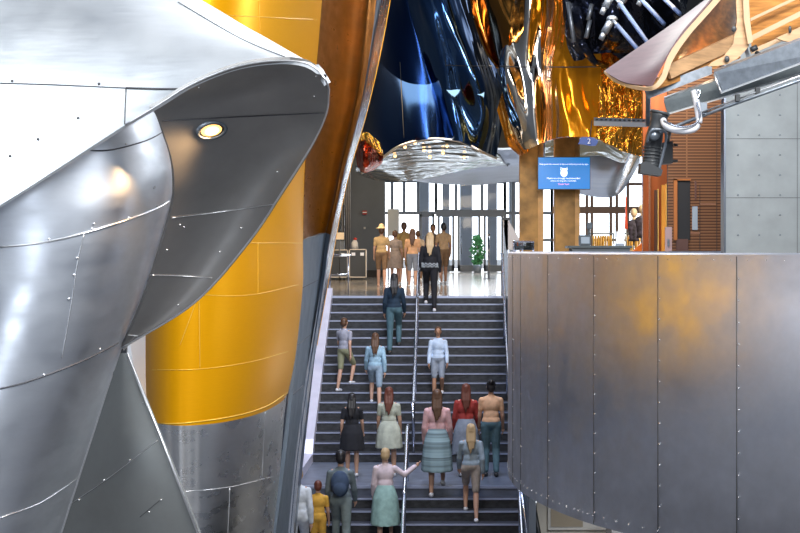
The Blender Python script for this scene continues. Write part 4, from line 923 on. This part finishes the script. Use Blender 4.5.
bl_ = empty('bare_lamp', P(706, 73, 12.6), 'small bright warm lamp glinting behind the beams at upper right', 'lamp')
bm = bmesh.new(); add_ell(bm, P(706.5, 74, 12.6), (.02, .02, .014), 10); obj('bulb', bm, mat('bulb_glow', (1, .8, .5), .3, emis=((1, .75, .4), 25)), bl_, True)
tube('lamp_holder', [P(703, 71, 12.6), P(710, 72, 12.65)], .014, M_galv, bl_)
pl_ = bpy.data.lights.new('warm_bulb', 'POINT'); pl_.energy = 3; pl_.color = (1, .62, .3); pl_.shadow_soft_size = .05; po = bpy.data.objects.new('warm_bulb', pl_); COL.objects.link(po); po.location = P(706.5, 78, 12.4)
area('plywood_wash', (1.2, 9, 3.2), tuple(P(720, 40, 12.3)), .8, .8, 9, (1, .82, .62))

# ================================================================== PEOPLE
def cap(bm, a, b, ra, rb, n=12):
    a, b = Vector(a), Vector(b); t = (b-a)
    if t.length > 1e-5:
        t.normalize(); u = t.cross(Vector((0, 0, 1)) if abs(t.z) < .9 else Vector((1, 0, 0))).normalized(); v = t.cross(u)
        A_ = [bm.verts.new(a+(u*math.cos(q)+v*math.sin(q))*ra) for q in [2*math.pi*k/n for k in range(n)]]
        B2 = [bm.verts.new(b+(u*math.cos(q)+v*math.sin(q))*rb) for q in [2*math.pi*k/n for k in range(n)]]
        for k in range(n): bm.faces.new((A_[k], B2[k], B2[(k+1) % n], A_[(k+1) % n]))
        bm.faces.new(A_); bm.faces.new(B2[::-1])
    add_ell(bm, a, (ra, ra, ra), n); add_ell(bm, b, (rb, rb, rb), n)
def fuse(name, bm, vox, m, parent, mtx, it=4):
    bmesh.ops.recalc_face_normals(bm, faces=bm.faces)
    me = bpy.data.meshes.new(name); bm.to_mesh(me); bm.free(); o = bpy.data.objects.new(name, me); COL.objects.link(o)
    r = o.modifiers.new('r', 'REMESH'); r.mode = 'VOXEL'; r.voxel_size = vox; r.use_smooth_shade = True
    s = o.modifiers.new('s', 'SMOOTH'); s.iterations = it; s.factor = .5
    dg = bpy.context.evaluated_depsgraph_get(); dg.update(); m2 = bpy.data.meshes.new_from_object(o.evaluated_get(dg)); bpy.data.objects.remove(o); bpy.data.meshes.remove(me)
    m2.transform(mtx); m2.materials.clear(); m2.materials.append(m)
    for p in m2.polygons: p.use_smooth = True
    q = bpy.data.objects.new(name, m2); COL.objects.link(q); q.parent = parent; q.matrix_parent_inverse = Matrix.Translation(parent.location).inverted()
    return q
def ik(h, f, l1, l2, fwd):
    d = f-h; L0 = min(d.length, l1+l2-.005); dn = d.normalized(); a = (l1*l1-l2*l2+L0*L0)/(2*L0); hh = math.sqrt(max(0, l1*l1-a*a))
    s = (fwd-dn*fwd.dot(dn)).normalized(); return h+dn*a+s*hh
def person(px, y, z, h, label, top, bot, hair, style='long', turn=0, legs=((.0, 0), (.0, 0)), arms=(0.1, -.1), cover='trousers', sleeve='long', skin=None, shoe=None, extra=None, vox=.010, hem=.95, armp=None, group=None):
    """turn=0 faces away from the camera; legs=((forward, up) left, right)"""
    skin = skin or M_skin; shoe = shoe or M_shoe
    base = Vector((px, y, z)); t = empty('person', base, label, 'person', group); s = h/1.72
    M_ = Matrix.Translation(base) @ Matrix.Rotation(turn, 4, 'Z') @ Matrix.Scale(s, 4)
    body = bmesh.new(); V_ = Vector; fw = V_((0, 1, 0)); lift = max(0, min(l[1] for l in legs))
    mid = (legs[0][1]+legs[1][1])/2
    hz = .92 + min(0, mid) + (.5*max(0, mid)); hy = (legs[0][0]+legs[1][0])/2
    off = V_((0, hy, hz-.92))
    hip = [V_((-.085, 0, .92))+off, V_((.085, 0, .92))+off]
    ank = [V_((-.095, legs[0][0], .085+legs[0][1])), V_((.095, legs[1][0], .085+legs[1][1]))]
    # torso
    def TV(x, yy, zz): return V_((x, yy, zz))+off
    add_ell(body, TV(0, 0, .97), (.155, .115, .13), 18); add_ell(body, TV(0, 0, 1.10), (.125, .09, .14), 18)
    add_ell(body, TV(0, .0, 1.28), (.155, .10, .17), 18); cap(body, TV(-.12, 0, 1.385), TV(.12, 0, 1.385), .05, .05)
    cap(body, TV(0, -.005, 1.42), TV(0, .01, 1.52), .052, .048)
    # head with jaw, nose, ears
    add_ell(body, TV(0, .01, 1.625), (.074, .092, .098), 20); add_ell(body, TV(0, .035, 1.575), (.055, .065, .06), 16)
    cap(body, TV(0, .098, 1.625), TV(0, .112, 1.60), .009, .014, 8)
    for sx in (-1, 1): add_ell(body, TV(.076*sx, .005, 1.61), (.012, .02, .03), 8)
    knees = []
    for k in (0, 1):
        kn = ik(hip[k], ank[k], .43, .42, fw); knees.append(kn)
        cap(body, hip[k], kn, .082, .052); cap(body, kn, kn.lerp(ank[k], .35), .050, .053); cap(body, kn.lerp(ank[k], .35), ank[k], .053, .034)
        cap(body, ank[k]+V_((0, -.03, -.05)), ank[k]+V_((0, .14, -.06)), .032, .026)
    sh_ = [TV(-.168, 0, 1.37), TV(.168, 0, 1.37)]; el, wr = [], []
    for k in (0, 1):
        sx = -1 if k == 0 else 1; a = arms[k]
        e = sh_[k]+V_((sx*.04, math.sin(a)*.28, -math.cos(a)*.28)); w = e+V_((sx*.01, math.sin(a+.35)*.25, -math.cos(a+.35)*.25))
        if armp and armp[k]: e, w = [sh_[k]+V_(q) for q in armp[k]]
        el.append(e); wr.append(w); cap(body, sh_[k], e, .047, .037); cap(body, e, w, .037, .025)
        dr_ = (w-e).normalized(); sd = dr_.cross(V_((sx, 0, 0))).normalized(); pm = w+dr_*.055
        wd = sd  # fingers fan along this axis
        add_ell(body, pm, (.03, .03, .04), 12)
        for j, (o_, ln) in enumerate(((-.027, .062), (-.009, .075), (.009, .07), (.026, .055))):
            f0 = pm+wd*o_+dr_*.025; f1 = f0+dr_*ln*.55+V_((-sx*.008, 0, 0)); f2 = f1+dr_*ln*.45+V_((-sx*.018, 0, 0)); cap(body, f0, f1, .0095, .009, 8); cap(body, f1, f2, .009, .008, 8)
        th0 = w+dr_*.03+wd*(-.028 if wd.y < 0 else .028); th1 = th0+dr_*.045+wd*(-.02 if wd.y < 0 else .02); cap(body, th0, th1, .012, .010, 8)
    fuse('body', body, min(vox, .009) if vox < .012 else vox, skin, t, M_, 3)
    # top
    c1 = bmesh.new()
    add_ell(c1, TV(0, 0, 1.10), (.145, .112, .16), 18); add_ell(c1, TV(0, 0, 1.28), (.16, .115, .175), 18); cap(c1, TV(-.135, 0, 1.37), TV(0, 0, 1.415), .055, .062); cap(c1, TV(.135, 0, 1.37), TV(0, 0, 1.415), .055, .062); add_ell(c1, TV(0, 0, 1.0), (.17, .13, .12 if hem < 1 else .08), 18)
    cap(c1, TV(0, 0, 1.41), TV(0, 0, 1.45), .068, .056)
    for k in (0, 1):
        cap(c1, sh_[k], sh_[k].lerp(el[k], 1 if sleeve == 'long' else .6), .056, .050)
        if sleeve == 'long': cap(c1, el[k], el[k].lerp(wr[k], .95), .054, .042)
    fuse('top' if cover != 'dress' else 'dress_top', c1, .013, top, t, M_)
    # bottom
    c2 = bmesh.new()
    if cover in ('trousers', 'shorts'):
        add_ell(c2, TV(0, 0, .97), (.172, .130, .135), 18)
        for k in (0, 1):
            cap(c2, hip[k], knees[k] if cover == 'trousers' else hip[k].lerp(knees[k], .9), .100, .072)
            if cover == 'trousers': cap(c2, knees[k], knees[k].lerp(ank[k], .93), .072, .055)
    else:
        zl = {'skirt': .42, 'longskirt': .12, 'dress': .55}[cover]+min(0, mid)
        k0 = (legs[0][0]+legs[1][0])/2; sp_ = abs(legs[0][0]-legs[1][0])*.35
        secs = []
        for f in (0, .15, .35, .6, .85, 1):
            zz = 1.10+off.z+(zl-1.10-off.z)*f; rx = .13+.085*min(1, f*2.5)**.7+.05*f; ry = .10+.07*min(1, f*2.5)**.7+(.05+sp_)*f
            secs.append([c2.verts.new(V_((rx*math.cos(q)*(1+.03*math.sin(q*9)*f), ry*math.sin(q)*(1+.03*math.sin(q*9)*f)+hy*(1-f)+k0*f, zz))) for q in [2*math.pi*i/40 for i in range(40)]])
        for p, q in zip(secs, secs[1:]):
            for i in range(40): c2.faces.new((p[i], p[(i+1) % 40], q[(i+1) % 40], q[i]))
        c2.faces.new(secs[0][::-1]); c2.faces.new(secs[-1])
    fuse('trousers' if cover == 'trousers' else ('shorts' if cover == 'shorts' else 'skirt'), c2, .014, bot, t, M_)
    for k in (0, 1):
        c3 = bmesh.new(); a_ = ank[k]; cap(c3, a_+V_((0, -.035, -.045)), a_+V_((0, .06, -.045)), .043, .042); cap(c3, a_+V_((0, .06, -.05)), a_+V_((0, .15, -.057)), .042, .034)
        fuse('shoe', c3, .014, shoe, t, M_, 2)
    if style != 'bald':
        c4 = bmesh.new(); add_ell(c4, TV(0, -.008, 1.645), (.086, .097, .095), 18)
        add_ell(c4, TV(0, -.04, 1.60), (.083, .068, .09), 16)
        if style == 'long':
            for xx in (-.05, 0, .05): cap(c4, TV(xx, -.05, 1.62), TV(xx*1.15, -.11, 1.42), .042, .034)
            for xx, e_ in ((-.05, 1.27), (-.018, 1.20), (.02, 1.23), (.052, 1.29)): cap(c4, TV(xx, -.11, 1.43), TV(xx*.8+.012*math.sin(px*99+xx*60), -.14, e_), .030, .012)
        if style == 'pony': cap(c4, TV(0, -.10, 1.64), TV(0, -.16, 1.40), .032, .022); add_ell(c4, TV(0, -.10, 1.66), (.035, .03, .035), 10)
        if style == 'bun': add_ell(c4, TV(0, -.09, 1.70), (.048, .045, .045), 12)
        hr = fuse('hair', c4, .012, hair, t, M_)
    if math.cos(turn) < .3:
        ce = bmesh.new()
        for sx in (-1, 1): add_ell(ce, TV(.03*sx, .093, 1.635), (.011, .008, .007), 8)
        add_ell(ce, TV(0, .094, 1.57), (.022, .007, .006), 8); bm_ = bpy.data.meshes.new('face_features'); ce.to_mesh(bm_); ce.free(); bm_.transform(M_); bm_.materials.append(M_eye)
        q = bpy.data.objects.new('face_features', bm_); COL.objects.link(q); q.parent = t; q.matrix_parent_inverse = Matrix.Translation(base).inverted()
    if extra == 'hat':
        c5 = bmesh.new(); cap(c5, TV(0, 0, 1.69), TV(0, 0, 1.74), .098, .08); bmesh.ops.create_cone(c5, segments=28, radius1=.17, radius2=.15, depth=.025, cap_ends=True, matrix=Matrix.Translation(TV(0, 0, 1.685)))
        fuse('straw_hat', c5, .012, mat('straw', (.78, .60, .34), .7), t, M_, 1)
    if extra == 'backpack':
        c6 = bmesh.new(); add_ell(c6, TV(0, -.18, 1.22), (.15, .10, .21), 18); add_ell(c6, TV(0, -.26, 1.14), (.11, .05, .11), 14); fuse('backpack', c6, .014, cloth('backpack_navy', (.05, .08, .14)), t, M_)
    return t
STEPI = {}
def tz(i):   # i: 0 lobby edge, 1..17 upper treads, 18 landing, 19.. lower treads -> (centre depth, z)
    if i <= 17: return D0-(i-.5)*T_, -i*R_
    if i == 18: return LF+1.2, -18*R_
    return LF-(i-18-.5)*T_, -i*R_
def on(px, i, *a, d=None, **k):
    y, z = tz(i); y = d if d else y
    return person((px-VX)/F*y, y, z+.003, *a, **k)
UP = ((0, 0), (T_, R_)); UP2 = ((T_, R_), (0, 0)); DN = ((-T_, R_), (0, 0)); W1 = ((.2, 0), (-.18, .0)); W2 = ((-.2, 0), (.2, 0)); SD = ((.03, 0), (-.03, 0))
blk = cloth('black', (.012, .012, .016)); tea = cloth('teal', (.03, .10, .15)); nav = cloth('navy', (.012, .03, .055)); lbl = cloth('light_blue', (.33, .50, .62)); wht = cloth('white', (.72, .76, .82))
pnk = cloth('pink', (.80, .48, .48)); red = cloth('red', (.42, .05, .04)); mus = cloth('mustard', (.72, .40, .06)); grn = cloth('sage', (.30, .46, .42)); sfo = mat('cloth_sea_stripe', (.26, .36, .38), .85, 0, var=(3, .45, (.1, .1, 9))); crm = cloth('cream', (.50, .52, .42)); tan = cloth('tan', (.55, .38, .18)); brn = cloth('brown', (.25, .15, .08)); org = cloth('peach', (.75, .42, .22)); gry = cloth('grey', (.25, .28, .33)); dtl = cloth('dark_teal', (.07, .14, .17)); yel = cloth('apricot', (.80, .46, .26)); den = cloth('denim', (.14, .22, .34))
w = on(430, 2, 1.66, 'woman in black jumper with grey zigzag hem and long blonde hair at stair top', blk, blk, M_hairl, 'long', 0, UP2, (.15, -.1), 'trousers')
# zigzag hem band
base = w.location; bm = bmesh.new(); n_ = 24
for q in range(n_):
    a0_, a1_ = 2*math.pi*q/n_, 2*math.pi*(q+1)/n_
    for zz in (.92, .97):
        z0_, z1_ = (zz, zz+.05) if q % 2 else (zz+.05, zz); add_tube(bm, [base+Vector((.178*math.cos(a0_), .148*math.sin(a0_)+.14, z0_+.03)), base+Vector((.178*math.cos(a1_), .148*math.sin(a1_)+.14, z1_+.03))], .007, 5)
obj('zigzag_trim', bm, cloth('zigzag', (.6, .65, .7)), w)
on(394, 7, 1.62, 'person with long black hair, navy top and teal trousers climbing the upper flight', nav, dtl, M_hairk, 'long', 0, UP, (.1, .2), skin=M_skin2, shoe=M_shoek)
on(341, 11, 1.42, 'child in grey-white top and olive shorts walking up beside the left stringer', cloth('pale_grey', (.36, .36, .42)), cloth('olive', (.30, .30, .18)), M_hairb, 'short', -.5, UP, (.3, -.3), 'shorts', 'short')
on(375, 13, 1.48, 'person in loose light blue shirt on the upper flight left of the handrail', lbl, cloth('pale_denim', (.32, .42, .52)), M_hairb, 'long', 0, UP2, (.25, -.25), 'shorts')
on(438, 12, 1.42, 'person in white-blue shirt and dark shorts facing down on the upper flight', cloth('ice_blue', (.50, .60, .74)), gry, M_hairb, 'short', math.pi, DN, (.2, .1), 'shorts', skin=M_skin2)
on(437, 19, 1.74, 'woman in pink blouse and long sea-green striped skirt with long brown braid', pnk, sfo, M_hairb, 'long', 0, UP, (.1, .15), 'skirt')
on(466, 18, 1.62, 'woman with long auburn hair in red top and grey skirt on the landing', red, gry, M_hairr, 'long', 0, SD, (.15, .25), 'skirt', 'long')
on(471, 21, 1.56, 'person in pale blue-grey shirt and beige shorts below the landing', cloth('mist', (.36, .44, .50)), cloth('sand', (.50, .42, .36)), M_hairl, 'long', 0, UP2, (.3, -.2), 'shorts', skin=M_skin)
on(491, 18, 1.68, 'woman in apricot top and teal trousers with black bun beside the drum', yel, cloth('teal_trouser', (.11, .20, .23)), M_hairk, 'bun', 0, SD, (.1, .1), 'trousers', 'short', shoe=M_shoek)
on(352, 18, 1.46, 'woman with black hair in short black dress on the landing at left', blk, blk, M_hairk, 'long', 0, SD, (-.1, .2), 'dress', 'short', skin=M_skin)
on(389, 18, 1.56, 'woman in cream knee-length dress with auburn hair on the landing', crm, crm, M_hairr, 'long', 0, SD, (.2, .1), 'dress', 'short')
on(297, 25, 1.66, 'person in loose white shirt in the lower left corner of the stairs', wht, wht, M_hairl, 'short', 0, UP, (.25, -.2), 'trousers', d=25.6+.9)
on(340, 24, 1.72, 'man with dark navy backpack and grey-green trousers on the lower flight', cloth('slate', (.16, .20, .22)), cloth('grey_green', (.22, .27, .27)), M_hairk, 'short', 0, UP2, (.1, .3), 'trousers', extra='backpack')
on(318, 24, 1.30, 'child in mustard top between the white shirt and the backpack', mus, mus, M_hairr, 'short', 0, SD, (.1, .1), 'shorts', 'short', skin=M_skin)
on(385, 23, 1.56, 'woman in pinkish white top and sage skirt reaching for the middle handrail', cloth('blush', (.78, .64, .68)), grn, M_hairl, 'short', 0, UP, (.1, .2), 'skirt', 'long', armp=(None, ((.17, .05, -.12), (.36, .12, .02))))
# lobby group
LV = .014
person(xp(381.5, 46), 46, 0, 1.62, 'visitor in straw hat, tan shirt and brown shorts leftmost in the lobby group', tan, brn, M_hairb, 'short', 0, W1, (.1, .2), 'shorts', 'short', extra='hat', vox=LV, shoe=M_skin)
person(xp(395, 46.5), 46.5, 0, 1.52, 'visitor in grey-brown loose dress second from left in the lobby group', cloth('taupe', (.32, .26, .22)), cloth('taupe', (.32, .26, .22)), M_hairb, 'short', 0, SD, (.1, .1), 'dress', 'short', vox=LV)
person(xp(404, 49), 49, 0, 1.78, 'tallest visitor in olive-brown shirt and long shorts in the lobby group', cloth('ochre', (.42, .27, .09)), cloth('ochre_dark', (.30, .20, .09)), M_hairb, 'short', 0, W2, (.1, .1), 'shorts', 'short', vox=LV)
person(xp(412.5, 45), 45, 0, 1.55, 'visitor with dark wavy hair, peach top and dark shorts in the lobby group', org, gry, M_hairb, 'long', 0, W1, (.1, .1), 'shorts', 'short', vox=LV)
person(xp(418, 55), 55, 0, 1.6, 'visitor in pale top standing behind the peach-topped visitor', cloth('shell', (.6, .5, .42)), brn, M_hairb, 'short', 0, SD, (.1, .1), 'trousers', 'short', vox=LV)
person(xp(433, 50), 50, 0, 1.74, 'dark haired man facing this way behind the woman in black', cloth('umber', (.16, .10, .06)), brn, M_hairk, 'short', math.pi, SD, (.1, .1), 'trousers', 'short', skin=M_skin2, vox=LV)
person(xp(443.5, 49), 49, 0, 1.76, 'tall visitor in tan shirt and brown shorts right of the woman in black', cloth('camel', (.60, .40, .22)), brn, M_hairk, 'short', .2, W2, (.2, .1), 'shorts', 'short', skin=M_skin2, vox=LV)
